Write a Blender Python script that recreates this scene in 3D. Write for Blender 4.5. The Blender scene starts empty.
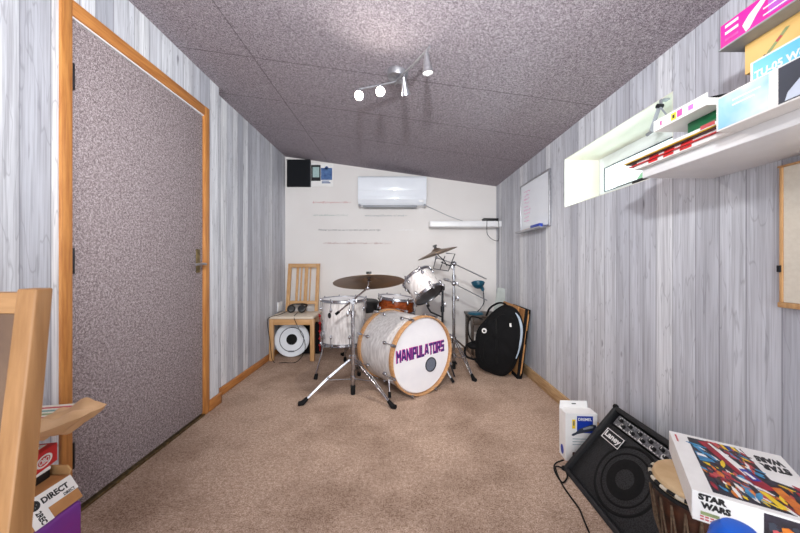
import bpy, bmesh, math, random
from mathutils import Vector as V, Matrix as MX
R = math.radians
rnd = random.Random(7)
scene = bpy.context.scene
COL = scene.collection

# ---------------------------------------------------------------- materials
def lin(c):
    def f(u):
        u = u / 255.0
        return u / 12.92 if u <= 0.04045 else ((u + 0.055) / 1.055) ** 2.4
    return (f(c[0]), f(c[1]), f(c[2]), 1.0)

class NT:
    def __init__(s, name):
        s.m = bpy.data.materials.new(name); s.m.use_nodes = True
        s.t = s.m.node_tree; s.t.nodes.clear()
        s.out = s.n('ShaderNodeOutputMaterial'); s.b = s.n('ShaderNodeBsdfPrincipled')
        s.l(s.b.outputs[0], s.out.inputs[0])
    def n(s, typ, **kw):
        x = s.t.nodes.new(typ)
        for k, v in kw.items(): setattr(x, k, v)
        return x
    def l(s, a, b): s.t.links.new(a, b)
    def coord(s, scale=(1, 1, 1)):
        tc = s.n('ShaderNodeTexCoord'); mp = s.n('ShaderNodeMapping')
        mp.inputs['Scale'].default_value = scale
        s.l(tc.outputs['Object'], mp.inputs['Vector']); return mp.outputs[0]
    def noise(s, vec, scale, detail=2, rough=.5):
        x = s.n('ShaderNodeTexNoise'); x.inputs['Scale'].default_value = scale
        x.inputs['Detail'].default_value = detail; x.inputs['Roughness'].default_value = rough
        s.l(vec, x.inputs['Vector']); return x.outputs['Fac']
    def ramp(s, fac, stops):
        x = s.n('ShaderNodeValToRGB'); e = x.color_ramp.elements
        while len(e) < len(stops): e.new(0.5)
        for i, (p, c) in enumerate(stops): e[i].position = p; e[i].color = c
        s.l(fac, x.inputs[0]); return x.outputs[0]
    def math(s, op, a, b=None, c=None):
        x = s.n('ShaderNodeMath', operation=op)
        for i, v in enumerate((a, b, c)):
            if v is None: continue
            if hasattr(v, 'links'): s.l(v, x.inputs[i])
            else: x.inputs[i].default_value = v
        return x.outputs[0]
    def mix(s, fac, a, b, blend='MIX'):
        x = s.n('ShaderNodeMix', data_type='RGBA', blend_type=blend)
        for sock, v in ((x.inputs[0], fac), (x.inputs[6], a), (x.inputs[7], b)):
            if hasattr(v, 'links'): s.l(v, sock)
            else: sock.default_value = v
        return x.outputs[2]
    def bump(s, h, strength=.3, dist=.002):
        x = s.n('ShaderNodeBump'); x.inputs['Strength'].default_value = strength
        x.inputs['Distance'].default_value = dist
        s.l(h, x.inputs['Height']); s.l(x.outputs[0], s.b.inputs['Normal'])
    def set(s, **kw):
        for k, v in kw.items():
            i = s.b.inputs[k.replace('_', ' ')]
            if hasattr(v, 'links'): s.l(v, i)
            else: i.default_value = v
        return s

def mat(name, c, c2=None, scale=40, rough=.5, metal=0, bump=0, stretch=(1, 1, 1), coat=0, detail=3, lo=.3, hi=.7):
    """noise between two colours, optional bump"""
    t = NT(name)
    v = t.coord(stretch); f = t.noise(v, scale, detail)
    c2 = c2 or tuple(max(0, x - 8) for x in c)
    t.set(Base_Color=t.ramp(f, [(lo, lin(c2)), (hi, lin(c))]), Roughness=rough, Metallic=metal)
    if coat: t.set(Coat_Weight=coat, Coat_Roughness=.08)
    if bump: t.bump(f, bump, .002)
    return t.m

M = {}
def wood(name, c1, c2, axis='z', rough=.45):
    st = {'x': (1.5, 22, 22), 'y': (22, 1.5, 22), 'z': (22, 22, 1.5)}[axis]
    t = NT(name); v = t.coord(st); f = t.noise(v, 4, 5, .6)
    t.set(Base_Color=t.ramp(f, [(.3, lin(c2)), (.65, lin(c1))]), Roughness=rough); t.bump(f, .08, .001)
    return t.m

def felt(name, dark, mid, light, scale, bump=.7, stain=None, seams=None):
    t = NT(name); v = t.coord()
    f = t.noise(v, scale, 3, .6); g = t.noise(v, scale * .33, 2, .5)
    h = t.math('ADD', t.math('MULTIPLY', f, .72), t.math('MULTIPLY', g, .28))
    c = t.ramp(h, [(.36, lin(dark)), (.5, lin(mid)), (.64, lin(light))])
    if stain:
        s = t.noise(v, 1.7, 4, .65)
        s2 = t.ramp(s, [(.38, (.68, .65, .63, 1)), (.56, (1, 1, 1, 1))])
        c = t.mix(1.0, c, s2, 'MULTIPLY')
    if seams:
        tc = t.n('ShaderNodeTexCoord'); sp = t.n('ShaderNodeSeparateXYZ'); t.l(tc.outputs['Object'], sp.inputs[0])
        wob = t.math('MULTIPLY', t.math('SUBTRACT', t.noise(v, 3, 2), .5), .012)
        tot = None
        for ax, k in seams:
            q = t.math('COMPARE', t.math('ADD', sp.outputs[ax], wob), k, .0035)
            tot = q if tot is None else t.math('MAXIMUM', tot, q)
        c = t.mix(t.math('MULTIPLY', tot, .5), c, lin((64, 56, 60)))
    t.set(Base_Color=c, Roughness=.95); t.b.inputs['Specular IOR Level'].default_value = .15
    t.bump(h, bump, .006)
    return t.m

def wallpaper():
    t = NT('plank_wallpaper')
    tc = t.n('ShaderNodeTexCoord'); sp = t.n('ShaderNodeSeparateXYZ'); t.l(tc.outputs['Object'], sp.inputs[0])
    u = t.math('ADD', sp.outputs[1], t.math('MULTIPLY', sp.outputs[0], .77))
    def vor(feature):
        x = t.n('ShaderNodeTexVoronoi', voronoi_dimensions='1D', feature=feature)
        x.inputs['Scale'].default_value = 11.5; x.inputs['Randomness'].default_value = .55
        t.l(u, x.inputs['W']); return x
    cell = vor('F1'); edge = vor('DISTANCE_TO_EDGE')
    sc = t.n('ShaderNodeSeparateColor'); t.l(cell.outputs['Color'], sc.inputs[0])
    # each plank shifts its own grain
    off = t.math('MULTIPLY', sc.outputs[1], 37.0)
    def gv(ku, kz):
        cx = t.n('ShaderNodeCombineXYZ')
        t.l(t.math('MULTIPLY', u, ku), cx.inputs[0]); t.l(off, cx.inputs[1]); t.l(t.math('MULTIPLY', sp.outputs[2], kz), cx.inputs[2])
        return cx.outputs[0]
    base = t.ramp(sc.outputs[0], [(0, lin((180, 182, 191))), (.3, lin((206, 208, 216))), (.6, lin((221, 223, 229))), (1, lin((240, 241, 244)))])
    broad = t.noise(gv(26, 1.3), 1.0, 4, .6); fine = t.noise(gv(170, 3.0), 1.0, 3, .6); fig = t.noise(gv(11, 1.5), 1.0, 3, .55)
    c = t.mix(t.ramp(broad, [(.36, (.42, .42, .42, 1)), (.58, (0, 0, 0, 1))]), base, lin((150, 149, 157)))
    c = t.mix(t.ramp(fine, [(.36, (.38, .38, .38, 1)), (.54, (0, 0, 0, 1))]), c, lin((122, 121, 129)))
    vein = t.math('PINGPONG', t.math('MULTIPLY', fig, 14.0), 1.0)
    c = t.mix(t.ramp(vein, [(.0, (.36, .36, .36, 1)), (.12, (0, 0, 0, 1))]), c, lin((120, 119, 128)))
    kn = t.noise(gv(24, 7), 1.0, 1, .4)
    c = t.mix(t.ramp(kn, [(.76, (0, 0, 0, 1)), (.82, (.7, .7, .7, 1))]), c, lin((104, 102, 110)))
    e = t.ramp(edge.outputs['Distance'], [(.0, (1, 1, 1, 1)), (.022, (.8, .8, .8, 1)), (.034, (0, 0, 0, 1))])
    c = t.mix(t.math('MULTIPLY', e, .55), c, lin((96, 95, 104)))
    t.set(Base_Color=c, Roughness=.6)
    return t.m

def pearl(name):
    t = NT(name); v = t.coord((6, 6, 1.2))
    f = t.noise(v, 9, 4, .6); w = t.noise(t.coord((1, 1, 1)), 26, 2)
    c = t.ramp(f, [(.32, lin((184, 177, 175))), (.5, lin((207, 201, 199))), (.68, lin((228, 224, 222)))])
    t.set(Base_Color=c, Roughness=.28, Coat_Weight=.5, Coat_Roughness=.1); t.bump(w, .08, .004)
    return t.m

def cymbal_mat():
    t = NT('aged_bronze')
    tc = t.n('ShaderNodeTexCoord'); sp = t.n('ShaderNodeSeparateXYZ'); t.l(tc.outputs['Object'], sp.inputs[0])
    r = t.math('SQRT', t.math('ADD', t.math('POWER', sp.outputs[0], 2.0), t.math('POWER', sp.outputs[1], 2.0)))
    w = t.n('ShaderNodeTexNoise', noise_dimensions='1D'); w.inputs['Scale'].default_value = 260; w.inputs['Detail'].default_value = 2; t.l(r, w.inputs['W'])
    f = t.noise(t.coord(), 9, 3)
    c = t.mix(t.math('MULTIPLY', w.outputs['Fac'], .5), lin((150, 124, 98)), lin((100, 82, 66)))
    c = t.mix(t.ramp(f, [(.35, (0, 0, 0, 1)), (.7, (.6, .6, .6, 1))]), c, lin((122, 110, 98)))
    t.set(Base_Color=c, Metallic=.85, Roughness=.4); t.bump(w.outputs['Fac'], .15, .0006)
    return t.m

def emit(name, c, s):
    t = NT(name); t.set(Base_Color=lin(c), Emission_Color=lin(c), Emission_Strength=s); return t.m

def build_mats():
    m = M
    m['wallpaper'] = wallpaper()
    m['ceil'] = felt('needle_felt_ceiling', (92, 84, 90), (152, 143, 150), (206, 199, 205), 290, .3, None,
                     [(0, -.84), (1, 1.78), (1, 2.27), (1, 2.78)])
    m['door_felt'] = felt('needle_felt_door', (84, 73, 74), (149, 136, 138), (208, 196, 198), 300, .3)
    m['carpet'] = felt('beige_carpet', (134, 109, 90), (184, 157, 138), (220, 197, 180), 200, .35, True)
    m['cream'] = mat('cream_paint', (228, 224, 221), (224, 219, 216), 3, .7)
    m['reveal'] = mat('white_reveal', (240, 238, 226), (232, 231, 216), 4, .7)
    m['pine_z'] = wood('varnished_pine_upright', (206, 142, 76), (168, 104, 50), 'z')
    m['pine_y'] = wood('varnished_pine_lengthwise', (196, 132, 70), (158, 96, 46), 'y')
    m['base_r'] = wood('pale_pine_lengthwise', (205, 172, 130), (160, 120, 78), 'y', .7)
    m['birch'] = wood('birch', (208, 164, 114), (180, 134, 86), 'z')
    m['birch_x'] = wood('birch_crosswise', (208, 164, 114), (180, 134, 86), 'x')
    m['oak'] = wood('chair_oak', (172, 126, 80), (150, 106, 62), 'z')
    m['oak_x'] = wood('chair_oak_crosswise', (180, 134, 86), (156, 112, 66), 'x')
    m['taupe'] = mat('taupe_leather', (112, 84, 62), (98, 72, 54), 30, .6, 0, .2)
    m['seat_fab'] = mat('cream_seat_cover', (222, 208, 190), (205, 190, 170), 180, .85, 0, .2)
    m['upvc'] = mat('white_upvc', (238, 241, 243), None, 10, .3)
    m['gasket'] = mat('dark_rubber_gasket', (70, 74, 78), None, 30, .6)
    m['white'] = mat('white_laminate', (238, 238, 240), None, 10, .35)
    m['gloss'] = mat('glossy_white_plastic', (236, 240, 246), (230, 234, 241), 6, .12)
    m['grey_pl'] = mat('grey_plastic', (150, 154, 160), None, 30, .4)
    m['black_pl'] = mat('black_plastic', (24, 24, 26), (16, 16, 18), 60, .4)
    m['rubber'] = mat('black_rubber', (22, 22, 23), (14, 14, 15), 90, .75)
    m['foam'] = mat('charcoal_foam', (40, 43, 50), (24, 26, 32), 200, .95, 0, .4)
    m['chrome'] = mat('chrome', (196, 196, 200), (168, 168, 174), 20, .24, 1)
    m['dull_chrome'] = mat('brushed_metal', (184, 184, 188), (156, 156, 162), 60, .36, .85)
    m['dark_metal'] = mat('dark_steel', (58, 58, 62), (44, 44, 48), 40, .4, .8)
    m['brass_dark'] = mat('aged_brass', (142, 122, 84), (96, 84, 60), 60, .4, .8)
    m['pearl'] = pearl('white_pearl_wrap')
    m['drumhead'] = mat('white_drum_skin', (240, 238, 240), (232, 230, 234), 8, .45)
    m['dark_head'] = mat('smoky_drum_skin', (66, 66, 70), (52, 52, 56), 12, .3)
    m['hoopwood'] = wood('maple_hoop', (204, 158, 112), (168, 118, 74), 'x')
    m['amber'] = wood('amber_lacquer', (156, 72, 26), (70, 28, 12), 'x', .15)
    m['bronze'] = cymbal_mat()
    m['port'] = mat('grey_port_mesh', (120, 126, 140), (86, 92, 106), 300, .6)
    m['navy'] = mat('purple_ink', (42, 28, 100), (70, 30, 112), 12, .5)
    m['pink'] = mat('pink_ink', (226, 96, 178), (200, 60, 150), 40, .5)
    m['bagcloth'] = mat('black_nylon', (17, 17, 19), (9, 9, 11), 14, .85, 0, .6)
    m['piping'] = mat('pale_piping', (176, 190, 204), (160, 174, 188), 40, .5)
    m['kraft'] = mat('brown_cardboard', (190, 138, 86), (172, 120, 72), 18, .8)
    m['kraft_light'] = mat('light_cardboard', (214, 174, 122), (200, 158, 106), 22, .8)
    m['kraft_paper'] = mat('creased_kraft_paper', (222, 182, 138), (190, 146, 102), 11, .65, 0, .5)
    m['teal'] = mat('teal_enamel', (28, 92, 116), (20, 76, 98), 20, .4)
    m['darkwood'] = wood('dark_stained_wood', (84, 72, 64), (56, 48, 44), 'x')
    m['sage'] = mat('pale_grey_card', (182, 188, 184), (166, 172, 168), 20, .7)
    m['paper'] = mat('white_paper', (240, 238, 236), (232, 230, 228), 20, .8)
    m['cream_card'] = mat('cream_canvas', (232, 226, 212), (224, 217, 202), 90, .85)
    m['red'] = mat('red_print', (214, 26, 34), (188, 16, 26), 30, .4)
    m['darkred'] = mat('brick_red_ink', (150, 62, 62), None, 30, .7)
    m['softred'] = mat('soft_red_ink', (196, 84, 88), None, 30, .7)
    m['softteal'] = mat('soft_teal_ink', (120, 158, 152), None, 30, .7)
    m['softslate'] = mat('soft_slate_ink', (150, 166, 172), None, 30, .7)
    m['slate'] = mat('slate_ink', (96, 98, 106), None, 30, .7)
    m['silver_ink'] = mat('pale_ink', (246, 246, 248), None, 30, .5)
    m['purple'] = mat('purple_fabric', (92, 50, 150), (126, 36, 130), 7, .6, 0, .1)
    m['blue'] = mat('blue_plastic', (20, 104, 220), (12, 84, 196), 12, .3)
    m['royal'] = mat('royal_blue_print', (22, 62, 170), (16, 48, 150), 20, .4)
    m['yellow'] = mat('yellow_print', (244, 214, 40), (234, 196, 24), 20, .4)
    m['orange'] = mat('orange_print', (232, 138, 40), (190, 84, 24), 60, .4)
    m['crimson'] = mat('crimson_print', (176, 22, 48), (128, 14, 36), 40, .4)
    m['sky'] = mat('light_blue_print', (70, 160, 206), (40, 110, 160), 50, .4)
    m['ink'] = mat('black_print', (20, 20, 24), (12, 12, 15), 40, .45)
    m['night'] = mat('dark_scene_print', (46, 40, 58), (18, 16, 24), 70, .4)
    m['black_vinyl'] = mat('black_vinyl', (30, 30, 33), (20, 20, 22), 300, .6, 0, .4)
    m['grille'] = NT('black_wire_grille').m
    t = NT('black_speaker_grille'); v = t.coord()
    x = t.n('ShaderNodeTexVoronoi'); x.inputs['Scale'].default_value = 190; t.l(v, x.inputs['Vector'])
    t.set(Base_Color=t.ramp(x.outputs['Distance'], [(.25, lin((16, 16, 17))), (.6, lin((46, 46, 48)))]), Roughness=.55, Metallic=.3)
    t.bump(x.outputs['Distance'], .4, .002); m['grille'] = t.m
    m['panel'] = mat('silver_panel', (148, 148, 152), (96, 96, 100), 120, .35, .6)
    m['skin'] = mat('goat_skin', (226, 198, 156), (200, 164, 118), 14, .7, 0, .15)
    m['carved'] = mat('carved_mahogany', (84, 46, 28), (28, 16, 11), 34, .5, 0, .5)
    m['rope_w'] = mat('cream_rope', (226, 218, 200), (190, 180, 160), 120, .9)
    m['rope_d'] = mat('weathered_rope', (112, 92, 72), (76, 58, 44), 120, .9)
    m['rope_k'] = mat('black_rope', (26, 25, 26), (14, 14, 14), 120, .9)
    m['magenta'] = mat('magenta_print', (228, 24, 160), (206, 14, 140), 14, .35)
    m['lilac'] = mat('lilac_print', (172, 96, 200), (210, 60, 180), 18, .35)
    m['paleblue'] = mat('pale_blue_print', (120, 182, 210), (206, 228, 240), 9, .35, lo=.36, hi=.6)
    m['aqua'] = mat('aqua_print', (96, 196, 224), (84, 184, 214), 12, .35)
    m['smoke'] = mat('dark_grey_print', (58, 64, 80), (46, 52, 66), 14, .55)
    m['ice'] = mat('pale_blue_grey_print', (206, 216, 232), (168, 182, 206), 14, .3)
    m['amberbox'] = mat('yellow_tan_print', (238, 196, 122), (224, 176, 96), 10, .5)
    m['greenbox'] = mat('green_print', (0, 108, 62), (0, 92, 52), 14, .35)
    m['mint'] = mat('mint_print', (160, 176, 120), (110, 120, 84), 30, .5)
    m['screen'] = mat('pale_green_screen', (176, 200, 198), (150, 176, 176), 60, .4)
    m['photo_blue'] = mat('blue_picture_print', (92, 128, 176), (44, 74, 130), 34, .4)
    m['lamp_glass'] = emit('glowing_lamp', (255, 244, 222), 40)
    m['lamp_dim'] = emit('lit_lamp_rim', (255, 248, 236), 4)
    t = NT('window_glass'); t.t.nodes.remove(t.b)
    g = t.n('ShaderNodeBsdfGlossy'); g.inputs['Roughness'].default_value = .02
    tr = t.n('ShaderNodeBsdfTransparent'); tr.inputs[0].default_value = (.93, .97, .95, 1)
    mx = t.n('ShaderNodeMixShader'); mx.inputs[0].default_value = .06
    t.l(tr.outputs[0], mx.inputs[1]); t.l(g.outputs[0], mx.inputs[2]); t.l(mx.outputs[0], t.out.inputs[0]); m['glass'] = t.m
    m['leaf'] = mat('hedge_leaf', (150, 196, 150), (96, 150, 104), 24, .7, 0, .5)
build_mats()
for k_ in ('bagcloth', 'rubber'):
    for n_ in M[k_].node_tree.nodes:
        if n_.type == 'BSDF_PRINCIPLED': n_.inputs['Specular IOR Level'].default_value = .22

# ---------------------------------------------------------------- mesh builder
def frame_from(n, up=V((0, 0, 1)), o=(0, 0, 0)):
    """matrix with local z along n, local y near up"""
    z = V(n).normalized(); x = V(up).cross(z)
    if x.length < 1e-5: x = V((1, 0, 0))
    x.normalize(); y = z.cross(x)
    m = MX((x, y, z)).transposed().to_4x4(); m.translation = V(o); return m

class MB:
    def __init__(s): s.b = bmesh.new()
    def add(s, vs, fs, mi=0, m=None):
        vv = [s.b.verts.new(m @ V(v) if m else V(v)) for v in vs]
        out = []
        for f in fs:
            try:
                q = s.b.faces.new([vv[i] for i in f]); q.material_index = mi; out.append(q)
            except ValueError: pass
        return vv, out
    def box(s, lo, hi, bev=0, mi=0, m=None, seg=2):
        x0, y0, z0 = lo; x1, y1, z1 = hi
        vs = [(x0, y0, z0), (x1, y0, z0), (x1, y1, z0), (x0, y1, z0), (x0, y0, z1), (x1, y0, z1), (x1, y1, z1), (x0, y1, z1)]
        fs = [(3, 2, 1, 0), (4, 5, 6, 7), (0, 1, 5, 4), (1, 2, 6, 5), (2, 3, 7, 6), (3, 0, 4, 7)]
        vv, ff = s.add(vs, fs, mi, m)
        if bev:
            es = list({e for f in ff for e in f.edges})
            r = bmesh.ops.bevel(s.b, geom=es, offset=bev, segments=seg, affect='EDGES', profile=.5)
            for f in r['faces']: f.material_index = mi
        return s
    def cyl(s, p0, p1, r0, r1=None, seg=14, mi=0, m=None):
        p0, p1 = V(p0), V(p1); r1 = r0 if r1 is None else r1
        f = frame_from(p1 - p0, V((0, 0, 1)) if abs((p1 - p0).normalized().z) < .95 else V((0, 1, 0)))
        vs = []
        for p, r in ((p0, r0), (p1, r1)):
            for i in range(seg):
                a = 2 * math.pi * i / seg
                vs.append(p + f.to_3x3() @ V((r * math.cos(a), r * math.sin(a), 0)))
        fs = [(i, (i + 1) % seg, seg + (i + 1) % seg, seg + i) for i in range(seg)]
        fs += [tuple(reversed(range(seg))), tuple(range(seg, 2 * seg))]
        s.add(vs, fs, mi, m); return s
    def tube(s, pts, r, seg=8, mi=0, closed=False, m=None, flat=1.0):
        pts = [V(p) for p in pts]; n = len(pts)
        rs = r if isinstance(r, (list, tuple)) else [r] * n
        tan = []
        for i in range(n):
            a = pts[(i - 1) % n] if (closed or i > 0) else pts[i]
            b = pts[(i + 1) % n] if (closed or i < n - 1) else pts[i]
            tan.append((b - a).normalized())
        u = V((0, 0, 1)) if abs(tan[0].z) < .9 else V((0, 1, 0))
        x = u.cross(tan[0]).normalized(); vs = []
        for i in range(n):
            x = (x - tan[i] * x.dot(tan[i])).normalized(); y = tan[i].cross(x)
            for k in range(seg):
                a = 2 * math.pi * k / seg
                vs.append(pts[i] + x * (rs[i] * math.cos(a)) + y * (rs[i] * flat * math.sin(a)))
        fs = []
        for i in range(n if closed else n - 1):
            j = (i + 1) % n
            for k in range(seg):
                l = (k + 1) % seg
                fs.append((i * seg + k, i * seg + l, j * seg + l, j * seg + k))
        if not closed:
            fs.append(tuple(reversed(range(seg)))); fs.append(tuple(range((n - 1) * seg, n * seg)))
        s.add(vs, fs, mi, m); return s
    def lathe(s, prof, m=None, seg=48, mi=0, closed=False):
        """prof: list of (r, z) along local z"""
        vs = []; idx = []
        for r, z in prof:
            if r < 1e-6: idx.append([len(vs)] * seg); vs.append((0, 0, z))
            else:
                b = len(vs); idx.append([b + i for i in range(seg)])
                for i in range(seg):
                    a = 2 * math.pi * i / seg; vs.append((r * math.cos(a), r * math.sin(a), z))
        fs = []
        nn = len(prof)
        for i in range(nn if closed else nn - 1):
            j = (i + 1) % nn
            for k in range(seg):
                l = (k + 1) % seg
                q = [idx[i][k], idx[i][l], idx[j][l], idx[j][k]]
                d = []
                for w in q:
                    if w not in d: d.append(w)
                if len(d) >= 3: fs.append(tuple(d))
        s.add(vs, fs, mi, m); return s
    def ball(s, c, r, sc=(1, 1, 1), mi=0, m=None, seg=20):
        prof = [(r * math.sin(math.pi * i / 10), -r * math.cos(math.pi * i / 10)) for i in range(11)]
        mm = MX.Translation(V(c)) @ MX.Diagonal((sc[0], sc[1], sc[2], 1))
        return s.lathe(prof, (m @ mm) if m else mm, seg, mi)
    def prism(s, poly, off, mi=0, bev=0, m=None):
        n = len(poly); off = V(off); vs = [V(p) for p in poly] + [V(p) + off for p in poly]
        fs = [tuple(reversed(range(n))), tuple(range(n, 2 * n))] + [(i, (i + 1) % n, n + (i + 1) % n, n + i) for i in range(n)]
        vv, ff = s.add(vs, fs, mi, m)
        if bev:
            es = list({e for f in ff for e in f.edges})
            r = bmesh.ops.bevel(s.b, geom=es, offset=bev, segments=2, affect='EDGES', profile=.5)
            for f in r['faces']: f.material_index = mi
        return s
    def quad(s, pts, mi=0, m=None): s.add(pts, [tuple(range(len(pts)))], mi, m); return s
    def text(s, string, m, w=None, h=None, mi=0, ext=.0004, bold=0, shear=0, space=1.0):
        """lettering as solid geometry: local x right, y up, z out, centred, fitted into w x h"""
        cu = bpy.data.curves.new('tmp', 'FONT'); cu.body = string; cu.size = 1; cu.extrude = .02; cu.offset = bold; cu.shear = shear
        cu.resolution_u = 3; cu.space_character = space; cu.space_line = .8; cu.align_x = 'LEFT'
        ob = bpy.data.objects.new('tmp', cu); COL.objects.link(ob)
        dg = bpy.context.evaluated_depsgraph_get(); me = bpy.data.meshes.new_from_object(ob.evaluated_get(dg))
        bpy.data.objects.remove(ob); bpy.data.curves.remove(cu)
        xs = [v.co.x for v in me.vertices]; ys = [v.co.y for v in me.vertices]
        x0, x1, y0, y1 = min(xs), max(xs), min(ys), max(ys)
        sx = w / (x1 - x0) if w else None; sy = h / (y1 - y0) if h else None
        sx = sx or sy; sy = sy or sx
        vs = [((v.co.x - (x0 + x1) / 2) * sx, (v.co.y - (y0 + y1) / 2) * sy, ext if v.co.z > 0 else 0) for v in me.vertices]
        s.add(vs, [tuple(p.vertices) for p in me.polygons], mi, m); bpy.data.meshes.remove(me); return s
    def block_text(s, string, m, w, h, th=.14, grow=0, ext=.0005):
        """heavy block capitals made of thick strokes, centred, fitted into w x h"""
        G = {'M': [(0, 0, 0, 1.4), (0, 1.4, .5, .6), (.5, .6, 1, 1.4), (1, 1.4, 1, 0)], 'A': [(0, 0, .3, 1.4), (.3, 1.4, .7, 1.4), (.7, 1.4, 1, 0), (.15, .45, .85, .45)],
             'N': [(0, 0, 0, 1.4), (0, 1.4, .9, 0), (.9, 0, .9, 1.4)], 'I': [(0, 0, 0, 1.4)], 'P': [(0, 0, 0, 1.4), (0, 1.4, .8, 1.4), (.8, 1.4, .8, .65), (.8, .65, 0, .65)],
             'U': [(0, 1.4, 0, 0), (0, 0, .85, 0), (.85, 0, .85, 1.4)], 'L': [(0, 1.4, 0, 0), (0, 0, .7, 0)], 'T': [(0, 1.4, .9, 1.4), (.45, 1.4, .45, 0)],
             'O': [(0, 0, 0, 1.4), (0, 1.4, .85, 1.4), (.85, 1.4, .85, 0), (.85, 0, 0, 0)], 'R': [(0, 0, 0, 1.4), (0, 1.4, .8, 1.4), (.8, 1.4, .8, .65), (.8, .65, 0, .65), (.35, .65, .85, 0)],
             'S': [(.8, 1.4, 0, 1.4), (0, 1.4, 0, .72), (0, .72, .8, .72), (.8, .72, .8, 0), (.8, 0, 0, 0)]}
        x = 0; segs = []
        for c in string:
            g = G[c]; segs += [(a + x, b_, c_ + x, d) for a, b_, c_, d in g]; x += max(max(q[0], q[2]) for q in g) + .5
        W_ = x - .5; kx = w / (W_ + 2 * th); ky = h / (1.4 + 2 * th); t2 = th + grow
        for i, (xa, ya, xb, yb_) in enumerate(segs):
            d = V((xb - xa, yb_ - ya, 0)).normalized(); n_ = V((-d.y, d.x, 0)); p0 = V((xa, ya, 0)) - d * t2; p1 = V((xb, yb_, 0)) + d * t2
            if abs(d.x) > .01 and abs(d.y) > .01: p0 += d * t2; p1 -= d * t2
            pts = [p0 - n_ * t2, p1 - n_ * t2, p1 + n_ * t2, p0 + n_ * t2]
            s.prism([((q.x - W_ / 2) * kx, (q.y - .7) * ky, 0) for q in pts], (0, 0, ext + i * .000002), m=m)
        return s
    def mesh(s, name, mats, loc=(0, 0, 0), inv=None, smooth=35):
        if inv is not None: s.b.transform(inv)
        else: s.b.transform(MX.Translation(-V(loc)))
        bmesh.ops.recalc_face_normals(s.b, faces=s.b.faces[:])
        me = bpy.data.meshes.new(name); s.b.to_mesh(me); s.b.free()
        for q in (mats if isinstance(mats, (list, tuple)) else [mats]): me.materials.append(M[q] if isinstance(q, str) else q)
        if smooth:
            me.polygons.foreach_set('use_smooth', [True] * len(me.polygons)); me.set_sharp_from_angle(angle=R(smooth))
        return me

def structure(name, mb, mats, parent=None, smooth=35):
    o = bpy.data.objects.new(name, mb.mesh(name, mats, smooth=smooth)); COL.objects.link(o)
    if parent: o.parent = parent
    else: o['kind'] = 'structure'
    return o

class Thing:
    """an Empty at the thing's base; parts are given in world metres and stored relative to it (frame m)"""
    def __init__(s, name, label, cat, loc, group=None, m=None):
        s.o = bpy.data.objects.new(name, None); COL.objects.link(s.o); s.o.empty_display_size = .05
        s.m = m if m is not None else MX.Translation(V(loc)); s.o.matrix_world = s.m; s.inv = s.m.inverted()
        s.o['label'] = label; s.o['category'] = cat
        if group: s.o['group'] = group
    def part(s, name, mb, mats, parent=None, label=None, smooth=35):
        o = bpy.data.objects.new(name, mb.mesh(name, mats, inv=s.inv, smooth=smooth)); COL.objects.link(o)
        o.parent = parent or s.o
        if label: o['label'] = label
        return o

def single(name, mb, mats, label, cat, loc=(0, 0, 0), group=None, smooth=35, m=None):
    """a thing that is one mesh"""
    inv = m.inverted() if m is not None else None
    o = bpy.data.objects.new(name, mb.mesh(name, mats, loc, inv, smooth)); COL.objects.link(o)
    if m is not None: o.matrix_world = m
    else: o.location = loc
    o['label'] = label; o['category'] = cat
    if group: o['group'] = group
    return o

def curve_pts(ctrl, n=8):
    """Catmull-Rom through control points"""
    c = [V(p) for p in ctrl]; c = [c[0] * 2 - c[1]] + c + [c[-1] * 2 - c[-2]]; out = []
    for i in range(1, len(c) - 2):
        for k in range(n):
            t = k / n; p0, p1, p2, p3 = c[i - 1], c[i], c[i + 1], c[i + 2]
            out.append(.5 * ((2 * p1) + (p2 - p0) * t + (2 * p0 - 5 * p1 + 4 * p2 - p3) * t * t + (3 * p1 - p0 - 3 * p2 + p3) * t ** 3))
    out.append(c[-2]); return out

# ---------------------------------------------------------------- camera
H = .992
cam = bpy.data.cameras.new('camera'); camo = bpy.data.objects.new('camera', cam); COL.objects.link(camo)
camo.location = (0, 0, H); camo.rotation_euler = (R(90), 0, 0)
cam.sensor_width = 36; cam.lens = 14.0; cam.shift_y = -.0044; cam.clip_start = .02
cam.dof.use_dof = True; cam.dof.focus_distance = 1.7; cam.dof.aperture_fstop = 5.6
scene.camera = camo

# ---------------------------------------------------------------- the room
XL, XLR, XR, YB, YF = -1.28, -1.345, 1.13, 3.65, -1.3
STEP = 2.20
def ceil_z(x): return 2.05 - .1414 * x

b = MB(); b.box((XLR - .3, YF, -.12), (XR + .35, YB + .2, 0)); structure('floor', b, 'carpet')
b = MB(); x0, x1 = XLR - .3, XR + .35
b.prism([(x0, YF, ceil_z(x0)), (x1, YF, ceil_z(x1)), (x1, YF, ceil_z(x1) + .15), (x0, YF, ceil_z(x0) + .15)], (0, YB + .2 - YF, 0))
structure('ceiling', b, 'ceil')
b = MB(); b.box((XLR - .3, YB, 0), (XR + .35, YB + .15, 2.6)); structure('wall_back', b, 'cream')
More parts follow.
